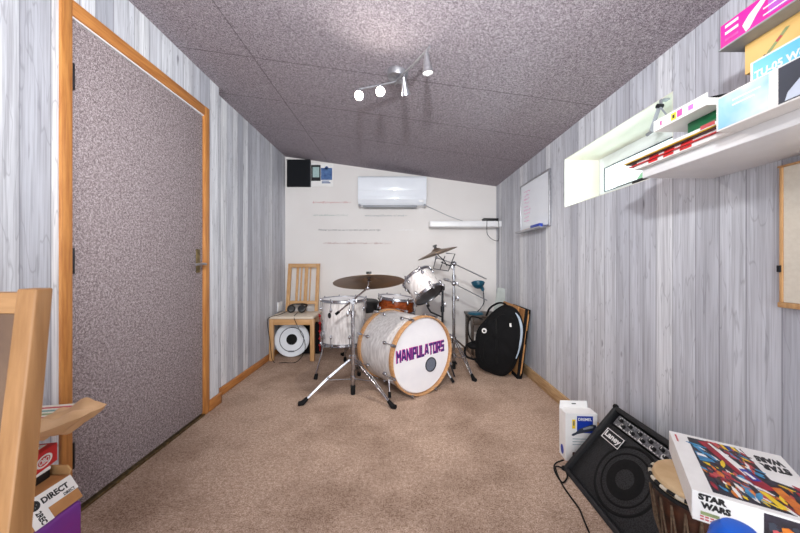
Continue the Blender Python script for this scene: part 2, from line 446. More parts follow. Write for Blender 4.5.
# door wall: opening Y 1.16..2.076, up to 2.016; beyond the step the wall stands a little further out
DY0, DY1, DZ = 1.167, 2.076, 2.016
b = MB()
b.box((XL - .2, YF, 0), (XL, DY0, 2.45)); b.box((XL - .2, DY0, DZ), (XL, DY1, 2.45)); b.box((XL - .2, DY1, 0), (XL, STEP, 2.45))
b.box((XLR - .2, STEP, 0), (XLR, YB + .1, 2.45)); structure('wall_left', b, 'wallpaper', smooth=0)
WY0, WY1, WZ0, WZ1, WD = 1.287, 2.138, 1.372, 1.704, .27
b = MB()
for lo, hi in (((YF, 0), (WY0, 2.2)), ((WY1, 0), (YB + .1, 2.2)), ((WY0, 0), (WY1, WZ0)), ((WY0, WZ1), (WY1, 2.2))):
    b.box((XR, lo[0], lo[1]), (XR + WD + .08, hi[0], hi[1]))
structure('wall_right', b, 'wallpaper', smooth=0)
# plastered window reveal
b = MB(); t_ = .004
b.box((XR + .001, WY1 - t_, WZ0), (XR + WD, WY1, WZ1)); b.box((XR + .001, WY0, WZ0), (XR + WD, WY0 + t_, WZ1))
b.box((XR + .001, WY0, WZ1 - t_), (XR + WD, WY1, WZ1)); b.box((XR + .001, WY0, WZ0), (XR + WD, WY1, WZ0 + t_))
structure('trim_1', b, 'reveal', smooth=0)
# window_1: outer frame, opening sash, panes, handle
win = bpy.data.objects.new('window_1', None); COL.objects.link(win); win['kind'] = 'structure'
wx = XR + WD - .035
def rect_frame(b, x0, x1, y0, y1, z0, z1, w):
    b.box((x0, y0, z0), (x1, y0 + w, z1), .004); b.box((x0, y1 - w, z0), (x1, y1, z1), .004)
    b.box((x0, y0 + w, z0), (x1, y1 - w, z0 + w), .004); b.box((x0, y0 + w, z1 - w), (x1, y1 - w, z1), .004)
a0, a1, c0, c1 = WY0 + .004, WY1 - .004, WZ0 + .004, WZ1 - .004
b = MB(); rect_frame(b, wx, wx + .06, a0, a1, c0, c1, .04); fr = structure('window_frame', b, 'upvc', win)
b = MB(); rect_frame(b, wx - .018, wx + .05, a0 + .034, a1 - .034, c0 + .034, c1 - .034, .052); sa = structure('sash', b, 'upvc', win)
b = MB(); g_ = .0835; rect_frame(b, wx - .019, wx - .0165, a0 + g_, a1 - g_, c0 + g_, c1 - g_, .006)
rect_frame(b, wx - .002, wx + .001, a0 + .031, a1 - .031, c0 + .031, c1 - .031, .004); structure('gasket', b, 'gasket', sa)
b = MB(); b.box((wx + .014, a0 + .08, c0 + .08), (wx + .02, a1 - .08, c1 - .08)); structure('pane', b, 'glass', sa)
b = MB(); b.box((wx - .03, 1.66, c0 + .045), (wx - .018, 1.72, c0 + .075), .004); b.box((wx - .045, 1.60, c0 + .054), (wx - .03, 1.70, c0 + .068), .004)
structure('handle', b, 'upvc', sa)
# the hedge outside
b = MB()
hr = random.Random(3)
for i in range(260):
    y = hr.uniform(-.6, 4.2); z = hr.uniform(.2, 2.0); x = 3.0 + hr.uniform(-.15, .25)
    b.ball((x, y, z), hr.uniform(.12, .24), (1, 1, .8), seg=8)
o = single('hedge', b, 'leaf', 'pale green hedge outside seen through the window pane', 'hedge', (3.0, 1.8, 0)); o['kind'] = 'stuff'

# door_1
door = bpy.data.objects.new('door_1', None); COL.objects.link(door); door['kind'] = 'structure'
FX = XL + .010
b = MB(); b.box((XL - .09, DY0, 0), (FX, DY0 + .041, DZ), .003); structure('frame_post', b, 'pine_z', door)
b = MB(); b.box((XL - .09, DY1 - .048, 0), (FX, DY1, DZ), .003); structure('frame_post', b, 'pine_z', door)
b = MB(); b.box((XL - .09, DY0 + .041, DZ - .059), (FX, DY1 - .048, DZ), .003); structure('frame_head', b, 'pine_y', door)
b = MB(); b.box((XL - .06, DY0 + .0416, DZ - .066), (XL + .001, DY1 - .0485, DZ - .0595)); b.box((XL - .06, DY0 + .0416, .02), (XL + .001, DY0 + .0465, DZ - .066))
structure('edge_strip', b, 'white', door)
b = MB(); b.box((XL - .05, DY0 + .047, .018), (XL - .004, DY1 - .052, DZ - .068), .003); leaf = structure('leaf', b, 'door_felt', door)
for z in (1.72, 1.0, .24):
    b = MB(); b.cyl((XL + .004, DY0 + .046, z - .05), (XL + .004, DY0 + .046, z + .05), .006); b.box((XL - .004, DY0 + .0416, z - .05), (XL + .002, DY0 + .042, z + .05))
    structure('hinge', b, 'dark_metal', door)
b = MB(); b.box((XL - .004, 1.955, .93), (XL + .004, 1.99, 1.08), .003); hp = structure('handle_plate', b, 'brass_dark', leaf)
b = MB(); b.cyl((XL, 1.972, .985), (XL + .05, 1.972, .985), .008); b.tube(curve_pts([(XL + .047, 1.976, .985), (XL + .05, 1.94, .986), (XL + .048, 1.88, .982)]), .008)
structure('handle', b, 'dull_chrome', leaf)
b = MB(); b.box((XL - .09, DY0 + .041, 0), (XL + .012, DY1 - .048, .012), .003); structure('threshold', b, 'brass_dark', door)

# baseboards
b = MB(); b.box((XLR, STEP + .002, 0), (XLR + .016, YB - .001, .062), .004); b.box((XL, DY1 + .001, 0), (XL + .014, STEP + .014, .075), .004)
b.box((XLR + .016, STEP + .0005, 0), (XL + .014, STEP + .014, .07), .003)
structure('baseboard_left', b, 'pine_y')
b = MB(); b.box((XR - .018, YF, 0), (XR, YB - .001, .086), .005); structure('baseboard_right', b, 'base_r')

# ================================================================ back wall
# air conditioner
T = Thing('air_conditioner', 'white wall-mounted air conditioner under the sloping ceiling on the back wall', 'air conditioner', (-.09, YB, 1.63))
b = MB(); X0, X1 = -.468, .294
b.prism([(X0, YB - .001, 1.635), (X0, YB - .16, 1.64), (X0, YB - .205, 1.70), (X0, YB - .21, 1.93), (X0, YB - .19, 1.957), (X0, YB - .001, 1.957)], (X1 - X0, 0, 0), bev=.006)
T.part('housing', b, 'gloss')
b = MB(); b.box((X0 + .012, YB - .2125, 1.79), (X1 - .012, YB - .206, 1.935), .003); T.part('front_panel', b, 'gloss')
b = MB(); b.prism([(X0 + .05, YB - .207, 1.735), (X0 + .05, YB - .213, 1.733), (X0 + .05, YB - .178, 1.655), (X0 + .05, YB - .172, 1.657)], (X1 - X0 - .16, 0, 0), bev=.001)
T.part('louvre', b, 'gloss')
b = MB(); b.box((X0 + .05, YB - .15, 1.622), (X1 - .1, YB - .03, 1.64), .004); b.box((X0 + .004, YB - .172, 1.628), (X0 + .03, YB - .13, 1.655), .006); b.box((X1 - .03, YB - .172, 1.628), (X1 - .004, YB - .13, 1.655), .006)
T.part('outlet_grille', b, 'grey_pl')
b = MB(); b.box((X1 - .085, YB - .2, 1.668), (X1 - .03, YB - .19, 1.695), .002); T.part('display', b, 'white')
b = MB(); b.tube(curve_pts([(.30, YB - .03, 1.66), (.42, YB - .006, 1.61), (.6, YB - .006, 1.53), (.84, YB - .006, 1.452), (.9, YB - .01, 1.455)]), .0035, 6)
single('cable', b, 'grey_pl', 'thin grey cable running down the back wall from the air conditioner to the shelf', 'cable', (.3, YB, 1.45))
# foam tile
b = MB(); fx0, fx1, z0, z1 = -1.318, -1.045, 1.882, 2.188
n = 13; poly = [(fx0, YB - .001, z0)]
for i in range(n):
    u = fx0 + (fx1 - fx0) * i / n; du = (fx1 - fx0) / n
    poly += [(u, YB - .02, z0), (u + du * .5, YB - .055, z0)]
poly += [(fx1, YB - .02, z0), (fx1, YB - .001, z0)]
b.prism(poly, (0, 0, z1 - z0)); b.box((fx0, YB - .045, z1), (fx1, YB - .001, z1 + .004))
single('acoustic_foam_tile', b, 'foam', 'charcoal ridged foam tile high in the corner of the back wall', 'foam tile', (-1.18, YB, z0), smooth=0)
# poster with printed pictures
T = Thing('poster', 'white poster with a black and a blue picture beside the foam tile', 'poster', (-.9, YB, 1.89))
b = MB(); b.box((-1.043, YB - .006, 1.888), (-.782, YB - .001, 2.158)); T.part('sheet', b, 'paper', smooth=0)
b = MB(); b.box((-1.04, YB - .0085, 1.953), (-.93, YB - .006, 2.14)); sc = T.part('dark_picture', b, 'ink', smooth=0)
b = MB(); b.box((-1.022, YB - .0095, 1.995), (-.945, YB - .0085, 2.115)); T.part('printed_screen', b, 'screen', sc, smooth=0)
b = MB(); b.box((-.925, YB - .0085, 1.965), (-.795, YB - .006, 2.105)); b.cyl((-.86, YB - .006, 2.105), (-.86, YB - .0085, 2.105), .02); T.part('blue_picture', b, 'photo_blue', smooth=0)
b = MB(); b.box((-.915, YB - .0075, 1.925), (-.815, YB - .006, 1.937)); b.box((-.915, YB - .0075, 1.945), (-.83, YB - .006, 1.955)); T.part('printed_caption', b, 'photo_blue', smooth=0)
# hand lettering on the wall: too small to read, so word-like strokes
def scribble(x0, x1, z, seed, h=.013):
    r_ = random.Random(seed); b = MB(); x = x0; y = YB - .0015
    while x < x1 - .012:
        w = min(r_.uniform(.028, .085), x1 - x); k = max(3, int(w / .0085)); pts = []
        for i in range(k * 2):
            up = (i % 2) * h * r_.choice((.7, .8, 1.0, 1.5)) - (h * .5 if r_.random() < .1 and i % 2 == 0 else 0)
            pts.append((x + w * i / (2 * k - 1), y, z - h * .4 + up))
        b.tube(pts, .0021, 4, flat=.4); x += w + .013
    return b
WL = [('softred', -1.022, -.574, 1.702, 'topmost red line of small handwriting on the back wall'),
      ('softteal', -1.022, -.61, 1.55, 'green line of small handwriting on the back wall, under the short red line'),
      ('softslate', -.41, .085, 1.545, 'grey line of small handwriting under the air conditioner'),
      ('silver_ink', -.065, .158, 1.378, 'short white line of handwriting on the back wall'),
      ('darkred', -.90, -.115, 1.222, 'lowest, brick-red line of small handwriting on the back wall')]
for i, (c, xa, xb, z, lab) in enumerate(WL):
    single('wall_lettering', scribble(xa, xb, z, i + 4), c, lab, 'lettering', (xa, YB, z), 'handwritten lines on the back wall')
b = MB(); b.text("Whether you think you can or you think you can't, you're right", frame_from((0, -1, 0), o=(-.594, YB - .001, 1.378)), .73, .026)
single('wall_lettering', b, 'slate', 'dark grey line of small lettering on the back wall, beside the white one', 'lettering', (-.95, YB, 1.378), 'handwritten lines on the back wall', smooth=0)
# wall shelf at the back
b = MB(); b.box((.335, YB - .2, 1.396), (XR - .002, YB - .001, 1.458), .003)
single('wall_shelf', b, 'white', 'thin white floating shelf on the back wall', 'shelf', (.73, YB, 1.396))
T = Thing('router', 'small black box with a dangling cable on the thin back-wall shelf', 'router', (1.01, YB - .14, 1.458))
b = MB(); b.box((.94, YB - .19, 1.458), (1.09, YB - .09, 1.488), .006); T.part('case', b, 'black_pl')
b = MB(); b.box((.93, YB - .185, 1.474), (1.1, YB - .1, 1.492), .006); T.part('lid', b, 'black_pl')
b = MB(); b.tube(curve_pts([(.965, YB - .19, 1.468), (.962, YB - .207, 1.455), (.963, YB - .206, 1.33), (.99, YB - .206, 1.28), (1.04, YB - .206, 1.245), (1.085, YB - .206, 1.24), (1.095, YB - .206, 1.3), (1.09, YB - .207, 1.45), (1.07, YB - .19, 1.468)]), .003, 6)
T.part('lead', b, 'rubber')
# socket on the left wall
T = Thing('wall_socket', 'white double wall socket low on the plank wall behind the chair', 'socket', (XLR, 3.5, .46))
b = MB(); b.box((XLR + .001, 3.40, .455), (XLR + .012, 3.53, .56), .004); T.part('face_plate', b, 'white')
b = MB(); b.box((XLR + .012, 3.43, .515), (XLR + .016, 3.45, .535), .001); T.part('rocker', b, 'paper')
b = MB(); b.box((XLR + .012, 3.49, .515), (XLR + .016, 3.51, .535), .001); T.part('rocker', b, 'paper')

# ================================================================ chair, headphones, disc at the back left
T = Thing('dining_chair', 'birch dining chair with a slatted back standing in the far corner', 'chair', (-1.09, 3.33, 0))
b = MB(); b.box((-1.318, 3.13, .425), (-.872, 3.49, .452), .008); T.part('seat', b, 'seat_fab')
b = MB()
b.box((-1.298, 3.142, .365), (-.892, 3.162, .423), .002); b.box((-1.298, 3.165, .365), (-1.28, 3.49, .423), .002); b.box((-.915, 3.165, .365), (-.895, 3.49, .423), .002); b.box((-1.25, 3.47, .365), (-.93, 3.49, .423), .002)
T.part('seat_frame', b, 'birch_x')
for x in (-1.322, -.908):
    b = MB(); b.box((x, 3.136, 0), (x + .042, 3.176, .424), .004); T.part('leg', b, 'birch')
for x in (-1.283, -.958):
    b = MB(); xs = x
    b.prism([(xs, 3.47, 0), (xs, 3.50, 0), (xs, 3.515, .45), (xs, 3.60, .985), (xs, 3.572, .985), (xs, 3.48, .45)], (.036, 0, 0), bev=.003); T.part('leg', b, 'birch')
def back_y(z): return 3.495 + (z - .45) * .159
def slope_box(b, xa, xb, za, zb, t=.018):
    b.prism([(xa, back_y(za) - t / 2, za), (xa, back_y(za) + t / 2, za), (xa, back_y(zb) + t / 2, zb), (xa, back_y(zb) - t / 2, zb)], (xb - xa, 0, 0), bev=.002)
b = MB(); slope_box(b, -1.247, -.958, .94, .984); T.part('top_rail', b, 'birch_x')
b = MB(); slope_box(b, -1.247, -.958, .53, .565); T.part('lower_rail', b, 'birch_x')
for xa, xb in ((-1.185, -1.158), (-1.135, -1.118), (-1.09, -1.052), (-1.03, -1.018)):
    b = MB(); slope_box(b, xa, xb, .565, .94, .012); T.part('slat', b, 'birch')
T = Thing('headphones', 'black over-ear headphones lying on the chair seat', 'headphones', (-1.12, 3.38, .452))
for cx, tilt in ((-1.175, .5), (-1.06, -.2)):
    b = MB(); f = frame_from((.25 + tilt * .3, -.85, .45), o=(cx, 3.36, .497)); b.lathe([(0, -.02), (.035, -.02), (.043, -.008), (.043, .006), (.036, .02), (.02, .024), (0, .018)], f, 24); T.part('ear_cup', b, 'black_pl')
b = MB(); b.tube(curve_pts([(-1.18, 3.385, .51), (-1.19, 3.44, .53), (-1.12, 3.47, .535), (-1.04, 3.45, .53), (-1.03, 3.40, .51)]), .012, 8, flat=.6); T.part('headband', b, 'black_pl')
b = MB(); b.tube(curve_pts([(-1.2, 3.34, .48), (-1.25, 3.24, .456), (-1.30, 3.118, .45), (-1.325, 3.112, .40), (-1.30, 3.112, .2), (-1.265, 3.1, .012), (-1.15, 3.08, .006), (-1.03, 3.1, .008), (-.96, 3.12, .1), (-.955, 3.122, .2), (-1.0, 3.122, .3), (-1.06, 3.122, .43), (-1.08, 3.2, .457), (-1.09, 3.31, .462)]), .003, 6); T.part('lead', b, 'rubber')
T = Thing('drum_pad', 'white round disc with a black hub standing under the chair', 'disc', (-1.15, 3.3, 0))
f = frame_from((.08, -.98, .16), o=(-1.145, 3.30, .182))
b = MB(); b.lathe([(0, -.02), (.174, -.02), (.18, -.012), (.18, .008), (.172, .014), (.165, .009), (0, .012)], f, 56); T.part('body', b, 'gloss')
b = MB(); b.lathe([(0, .012), (.056, .012), (.054, .02), (.02, .022), (.015, .017), (0, .017)], f, 32); T.part('hub', b, 'rubber')
b = MB(); b.lathe([(.120, .012), (.124, .0125), (.128, .012)], f, 48); b.box((-.03, -.13, .0105), (.03, -.115, .0125), m=f); T.part('printed_mark', b, 'slate')
T = Thing('carry_case', 'black case standing behind the white disc under the chair', 'case', (-1.08, 3.44, 0))
b = MB(); b.box((-1.262, 3.385, 0), (-.865, 3.455, .34), .02); T.part('body', b, 'bagcloth')
b = MB(); b.tube(curve_pts([(-1.13, 3.42, .338), (-1.12, 3.42, .358), (-1.06, 3.42, .362), (-1.0, 3.42, .358), (-.99, 3.42, .338)]), .007, 6); T.part('handle', b, 'rubber')
b = MB(); pts = curve_pts([(-.868, 3.3, .452), (-.852, 3.3, .44), (-.848, 3.3, .36), (-.85, 3.3, .25), (-.845, 3.3, .15), (-.85, 3.3, .06)])
b.tube(pts, .004, 6)
for z in (.43, .355, .27, .19, .12): b.ball((-.85, 3.3, z), .014, (1, 1, .8))
single('beaded_cord', b, 'red', 'red knotted cord hanging from the edge of the chair seat', 'cord', (-.86, 3.3, .06))

# ================================================================ drum kit
def hoop_metal(b, f, r, z):      # flanged steel hoop
    b.lathe([(r, z - .012), (r + .008, z - .012), (r + .004, z - .008), (r + .003, z + .008), (r + .009, z + .013), (r, z + .013)], f, 48, closed=True)
def drum(T, f, r, depth, lugs, shell_m='pearl', top='drumhead', bottom='drumhead', lug0=0.0, badge=None, metal_lug=.34):
    """axis along local z, centre of the drum at the origin of f"""
    h = depth / 2
    b = MB(); b.lathe([(r - .006, -h + .006), (r, -h + .006), (r, h - .006), (r - .006, h - .006)], f, 56, closed=True); T.part('shell', b, shell_m)
    for nm, z, mt, sg in (('batter_head', h, top, 1), ('resonant_head', -h, bottom, -1)):
        b = MB(); b.lathe([(0, z - sg * .001), (r - .012, z - sg * .001), (r - .004, z), (r + .002, z - sg * .008)], f, 48); T.part(nm, b, mt)
    for z in (h - .004, -h + .004):
        b = MB(); hoop_metal(b, f, r + .002, z); T.part('hoop', b, 'chrome')
    for i in range(lugs):
        a = lug0 + 2 * math.pi * i / lugs
        for sg in (1, -1):
            b = MB(); q = f @ MX.Rotation(a, 4, 'Z')
            b.ball((r + .008, 0, sg * h * .6), .012, (1, .9, 1.5), m=q, seg=12)
            b.cyl((r + .012, 0, sg * h * .62), (r + .012, 0, sg * (h + .016)), .0035, seg=8, m=q)
            b.box((r + .003, -.009, sg * h - .008), (r + .018, .009, sg * h + .010), .003, m=q)
            b.cyl((r + .012, 0, sg * (h + .008)), (r + .012, 0, sg * (h + .02)), .006, seg=8, m=q)
            T.part('lug', b, 'chrome')
    if badge:
        a, z = badge; b = MB(); q = f @ MX.Rotation(a, 4, 'Z') @ MX.Translation((r + .0005, 0, z)) @ MX.Rotation(R(90), 4, 'Y')
        b.lathe([(0, .003), (.018, .003), (.02, 0)], q @ MX.Diagonal((1.25, .9, 1, 1)), 24); T.part('badge', b, 'ink')

# bass drum
al = R(37); nb = V((math.sin(al), -math.cos(al), 0)); BC = V((.162, 2.36, .297)); L = .43; RB = .283
fb = frame_from(nb, o=BC)
T = Thing('bass_drum', 'large white pearl bass drum lying on its side with lettering on its front head', 'drum', (BC.x, BC.y, 0))
b = MB(); b.lathe([(RB - .007, -L), (RB, -L), (RB, 0), (RB - .007, 0)], fb, 72, closed=True); T.part('shell', b, 'pearl')
def whoop(z0, z1):
    b = MB(); b.lathe([(RB + .003, z0), (RB + .012, z0 + .001), (RB + .014, z0 + .006), (RB + .014, z1 - .006), (RB + .012, z1), (RB + .003, z1)], fb, 72, closed=True); return b
T.part('hoop', whoop(-.012, .034), 'hoopwood', label='front maple hoop'); T.part('hoop', whoop(-L - .034, -L + .012), 'hoopwood')
b = MB(); b.lathe([(0, .012), (RB - .02, .012), (RB - .008, .014), (RB + .001, .004), (RB + .001, -.006)], fb, 72); fh = T.part('front_head', b, 'drumhead')
b = MB(); b.lathe([(0, -L - .012), (RB - .008, -L - .012), (RB + .001, -L + .004)], fb, 72); T.part('rear_head', b, 'drumhead')
mt = fb @ MX.Translation((-.008, .030, .0125)) @ MX.Rotation(R(1.5), 4, 'Z')
b = MB(); b.block_text('MANIPULATORS', mt @ MX.Translation((-.003, .0015, -.0001)), .472, .088, th=.18, grow=.05, ext=.0003); T.part('lettering_outline', b, 'pink', fh, smooth=0)
b = MB(); b.block_text('MANIPULATORS', mt @ MX.Translation((.001, 0, .0002)), .472, .088, th=.18, ext=.0006); T.part('lettering', b, 'navy', fh, smooth=0)
ph = fb @ MX.Translation((.085, -.088, 0))
b = MB(); b.lathe([(0, .0135), (.05, .0135)], ph, 40); ho = T.part('port_hole', b, 'port', fh)
b = MB(); b.lathe([(.049, .012), (.056, .0125), (.055, .017), (.049, .016)], ph, 40, closed=True); T.part('port_ring', b, 'dark_metal', ho)
for i in range(8):
    a = R(22.5 + 45 * i); q = fb @ MX.Rotation(a, 4, 'Z')
    for z, sg in ((.0, 1), (-L, -1)):
        b = MB()
        b.box((RB + .006, -.011, z - sg * .005 if sg > 0 else z - .040), (RB + .026, .011, z + .040 if sg > 0 else z + .005), .004, m=q)
        b.cyl((RB + .021, 0, z + sg * .05), (RB + .021, 0, z - sg * .085), .0035, seg=8, m=q)
        b.cyl((RB + .021, 0, z + sg * .05), (RB + .021, 0, z + sg * .036), .008, seg=10, m=q)
        b.ball((RB + .012, 0, z - sg * .095), .015, (1, .9, 1.4), m=q, seg=12)
        T.part('lug', b, 'chrome')
for sgn, tip, root in ((-1, (-.075, 2.262, .012), (-.09, 2.395, .215)), (1, (.44, 2.555, .012), (.318, 2.62, .215))):
    b = MB(); b.box((root[0] - .022, root[1] - .022, root[2] - .03), (root[0] + .022, root[1] + .022, root[2] + .03), .008)
    b.tube([root, V(root) * .35 + V(tip) * .65], .009, 10); b.tube([V(root) * .5 + V(tip) * .5, tip], .006, 10); b.cyl(V(root) + V((0, 0, .02)), V(root) + V((0, -.03, .03)), .006)
    sp = T.part('spur', b, 'chrome')
    d = (V(tip) - V(root)).normalized(); b = MB(); b.cyl(V(tip) - d * .04, V(tip), .011, .012); T.part('rubber_tip', b, 'rubber', sp)

# floor tom
FT = V((-.513, 2.85, .47)); fT = frame_from((0.0, .02, 1), up=V((0, 1, 0)), o=FT)
T = Thing('floor_tom', 'white pearl floor tom on three bent chrome legs', 'drum', (FT.x, FT.y, 0))
def ang(px_dir): return px_dir
fT = MX.Translation(FT)
drum(T, fT, .198, .385, 8, lug0=R(-112), badge=(R(-118), .07), bottom='drumhead')
for a in (R(-137), R(-27), R(98)):
    q = MX.Translation((FT.x, FT.y, 0)) @ MX.Rotation(a, 4, 'Z')
    b = MB(); b.tube([q @ V(p) for p in ((.217, 0, .50), (.217, 0, .25), (.222, 0, .22), (.28, 0, .05), (.284, 0, .012))], .007, 10)
    b.box((.2, -.018, .33), (.232, .018, .40), .006, m=q); lg = T.part('leg', b, 'chrome')
    b = MB(); b.cyl(q @ V((.274, 0, .045)), q @ V((.286, 0, 0)), .014, .017); T.part('rubber_foot', b, 'rubber', lg)

# rack tom and its stand
RTc = V((.192, 2.6, .80)); nt = V((-.50, .44, .74)).normalized(); fr_ = frame_from(nt, up=V((0, 0, 1)), o=RTc)
T = Thing('rack_tom', 'small white pearl tom tilted in the air above the bass drum', 'drum', RTc)
drum(T, fr_, .128, .19, 6, lug0=R(-62), badge=(R(-42), .015), bottom='dark_head')
def tripod(T, c, legs, hub_z, top_z, r=.0125, low_z=.04, double=True):
    """legs: list of foot points; double-braced chrome legs"""
    c = V((c[0], c[1], 0))
    b = MB(); b.cyl(c + V((0, 0, low_z)), c + V((0, 0, top_z)), r); b.cyl(c + V((0, 0, hub_z - .03)), c + V((0, 0, hub_z + .03)), r + .009); b.cyl(c + V((0, 0, low_z + .06)), c + V((0, 0, low_z + .10)), r + .007)
    b.box((c.x - .03, c.y - .014, hub_z + .01), (c.x + .012, c.y + .014, hub_z + .03), .004)
    base = T.part('pole', b, 'chrome')
    for ft in legs:
        ft = V(ft); d = V((ft.x - c.x, ft.y - c.y, 0)).normalized(); s = V((-d.y, d.x, 0)) * .012
        b = MB(); hub = c + d * (r + .012) + V((0, 0, hub_z)); foot = ft + V((0, 0, .02))
        mid = hub.lerp(foot, .48) + V((0, 0, .012))
        for sg in (1, -1): b.tube([hub + s * sg * .6, mid + s * sg, foot + s * sg * .4], .0055, 8)
        lowp = c + d * (r + .01) + V((0, 0, low_z + .08))
        b.tube([lowp + s * .3, hub.lerp(foot, .5)], .0035, 6)
        b.cyl(mid - s * 1.5, mid + s * 1.5, .006)
        lg = T.part('leg', b, 'chrome')
        b = MB(); dd = (foot - mid).normalized(); b.tube([foot - dd * .035, foot + dd * .012, foot + V((d.x * .035, d.y * .035, -.004))], [.013, .019, .015], 10); T.part('rubber_foot', b, 'rubber', lg)
    b = MB(); b.cyl(c, c + V((0, 0, low_z + .03)), r + .004); T.part('rubber_end', b, 'rubber', base)
    return base
def wing(T, p, parent, a=0):
    b = MB(); b.cyl(V(p), V(p) + V((.03 * math.cos(a), .03 * math.sin(a), 0)), .006); q = V(p) + V((.03 * math.cos(a), .03 * math.sin(a), 0))
    b.box((q.x - .008, q.y - .006, q.z - .02), (q.x + .008, q.y + .006, q.z + .02), .004); T.part('wing_screw', b, 'chrome', parent)

T = Thing('tom_stand', 'dark metal stand rising behind the bass drum that carries the tilted tom', 'stand', (.385, 2.82, 0))
p = V((.385, 2.82, 0)); b = MB(); b.cyl(p + V((0, 0, .02)), p + V((0, 0, .80)), .0105); b.cyl(p + V((0, 0, .55)), p + V((0, 0, .60)), .017); b.box((p.x - .02, p.y - .016, .745), (p.x + .02, p.y + .016, .80), .005)
po = T.part('pole', b, 'dark_metal'); wing(T, (.39, 2.81, .62), po, R(-60))
at_ = RTc + fr_.to_3x3() @ V((.13, .0, .0)); b = MB()
b.tube([(.385, 2.82, .78), (.36, 2.76, .80), V((.315, 2.62, .79)) ], .009, 10); b.ball((.345, 2.70, .80), .022); b.cyl((.345, 2.70, .80), (.318, 2.62, .775), .014)
T.part('tom_arm', b, 'chrome')
b = MB(); b.tube([(.385, 2.82, .50), (.27, 2.74, .56), (.245, 2.72, .60), (.24, 2.69, .665)], .008, 8); b.ball((.245, 2.72, .62), .016); T.part('support_rod', b, 'dark_metal')
for fx, fy in ((.30, 3.05), (.55, 3.02), (.47, 2.68)):
    b = MB(); b.tube([(p.x, p.y, .30), (fx, fy, .012)], .007, 8); T.part('leg', b, 'dark_metal')

# snare drum on its stand
SC = V((-.035, 3.03, .592)); fs = frame_from((.10, -.02, 1), up=V((0, 1, 0)), o=SC)
T = Thing('snare_drum', 'amber lacquered wooden snare drum between the floor tom and the tilted tom', 'drum', SC)
drum(T, fs, .172, .13, 8, 'amber', lug0=R(-100), top='drumhead')
T = Thing('snare_stand', 'low chrome stand carrying the amber snare drum', 'stand', (-.035, 3.03, 0))
po = tripod(T, (-.035, 3.03), [(-.16, 3.20, 0), (.19, 3.10, 0), (-.11, 2.87, 0)], .22, .46)
b = MB()
for a in (20, 140, 260):
    e = SC + fs.to_3x3() @ V((.176 * math.cos(R(a)), .176 * math.sin(R(a)), -.085)); b.tube([(-.035, 3.03, .45), e, e + V((0, 0, .022))], .006, 8)
T.part('basket', b, 'chrome')
# throne
T = Thing('drum_throne', 'black round drum stool seat behind the floor tom', 'stool', (-.39, 3.18, 0))
b = MB(); b.lathe([(0, .50), (.15, .50), (.172, .515), (.178, .55), (.172, .60), (.155, .615), (0, .622)], MX.Translation((-.39, 3.18, 0)), 44); T.part('seat', b, 'black_vinyl')
tripod(T, (-.39, 3.18), [(-.39, 2.93, 0), (-.60, 3.32, 0), (-.17, 3.32, 0)], .26, .50)

# cymbals
def cymbal(name, label, c, n, r, spin=0):
    f = frame_from(n, up=V((0, 1, 0)), o=c)
    T = Thing(name, label, 'cymbal', c, 'cymbals of the drum kit', m=f)
    b = MB(); pr = []
    top = [(.006, .026), (.02, .024), (.035, .018), (.046, .008), (.052, .004), (r * .5, -.006), (r * .8, -.016), (r, -.026)]
    pr = top + [(q, z - .0016) for q, z in reversed(top)]
    b.lathe(pr, f, 72, closed=True); T.part('plate', b, 'bronze')
    b = MB(); b.lathe([(0, .026), (.014, .026), (.014, .036), (.008, .04), (.008, .05), (0, .05)], f, 16); b.box((-.02, -.005, .04), (.02, .005, .058), .003, m=f); T.part('wing_nut', b, 'black_pl')
    b = MB(); b.lathe([(.004, .006), (.016, .008), (.018, .018), (.004, .022)], f, 16, closed=True); T.part('felt_washer', b, 'foam')
    return f
CC = V((-.229, 2.30, .872)); n1 = V((-.055, .255, .95))
f1 = cymbal('ride_cymbal', 'large bronze cymbal above the floor tom, seen from beneath', CC, n1, .262)
T = Thing('cymbal_stand', 'chrome boom stand with splayed tripod legs standing before the floor tom', 'stand', (-.355, 2.35, 0))
po = tripod(T, (-.355, 2.35), [(-.675, 2.175, 0), (-.058, 2.13, 0), (-.36, 2.73, 0)], .265, .62, .0135)
b = MB(); b.cyl((-.355, 2.35, .30), (-.355, 2.35, .70), .0105); b.cyl((-.355, 2.35, .585), (-.355, 2.35, .63), .019); b.cyl((-.355, 2.335, .705), (-.355, 2.368, .705), .021)
up_ = T.part('upper_tube', b, 'chrome'); wing(T, (-.365, 2.345, .61), up_, R(200)); wing(T, (-.345, 2.335, .705), up_, R(-50))
tip = CC + n1.normalized() * -.02; b = MB()
b.tube([(-.475, 2.375, .612), (-.355, 2.35, .712), tip - V((.01, 0, .045))], .007, 10); b.tube([tip - V((.01, 0, .045)), CC + n1.normalized() * .02], .0045, 8); b.ball(tip - V((.01, 0, .045)), .016); b.cyl(CC - n1.normalized() * .016, CC - n1.normalized() * .002, .018, .009)
T.part('boom_arm', b, 'chrome')
b = MB(); b.cyl((-.49, 2.378, .60), (-.465, 2.373, .621), .011); T.part('boom_end', b, 'rubber')

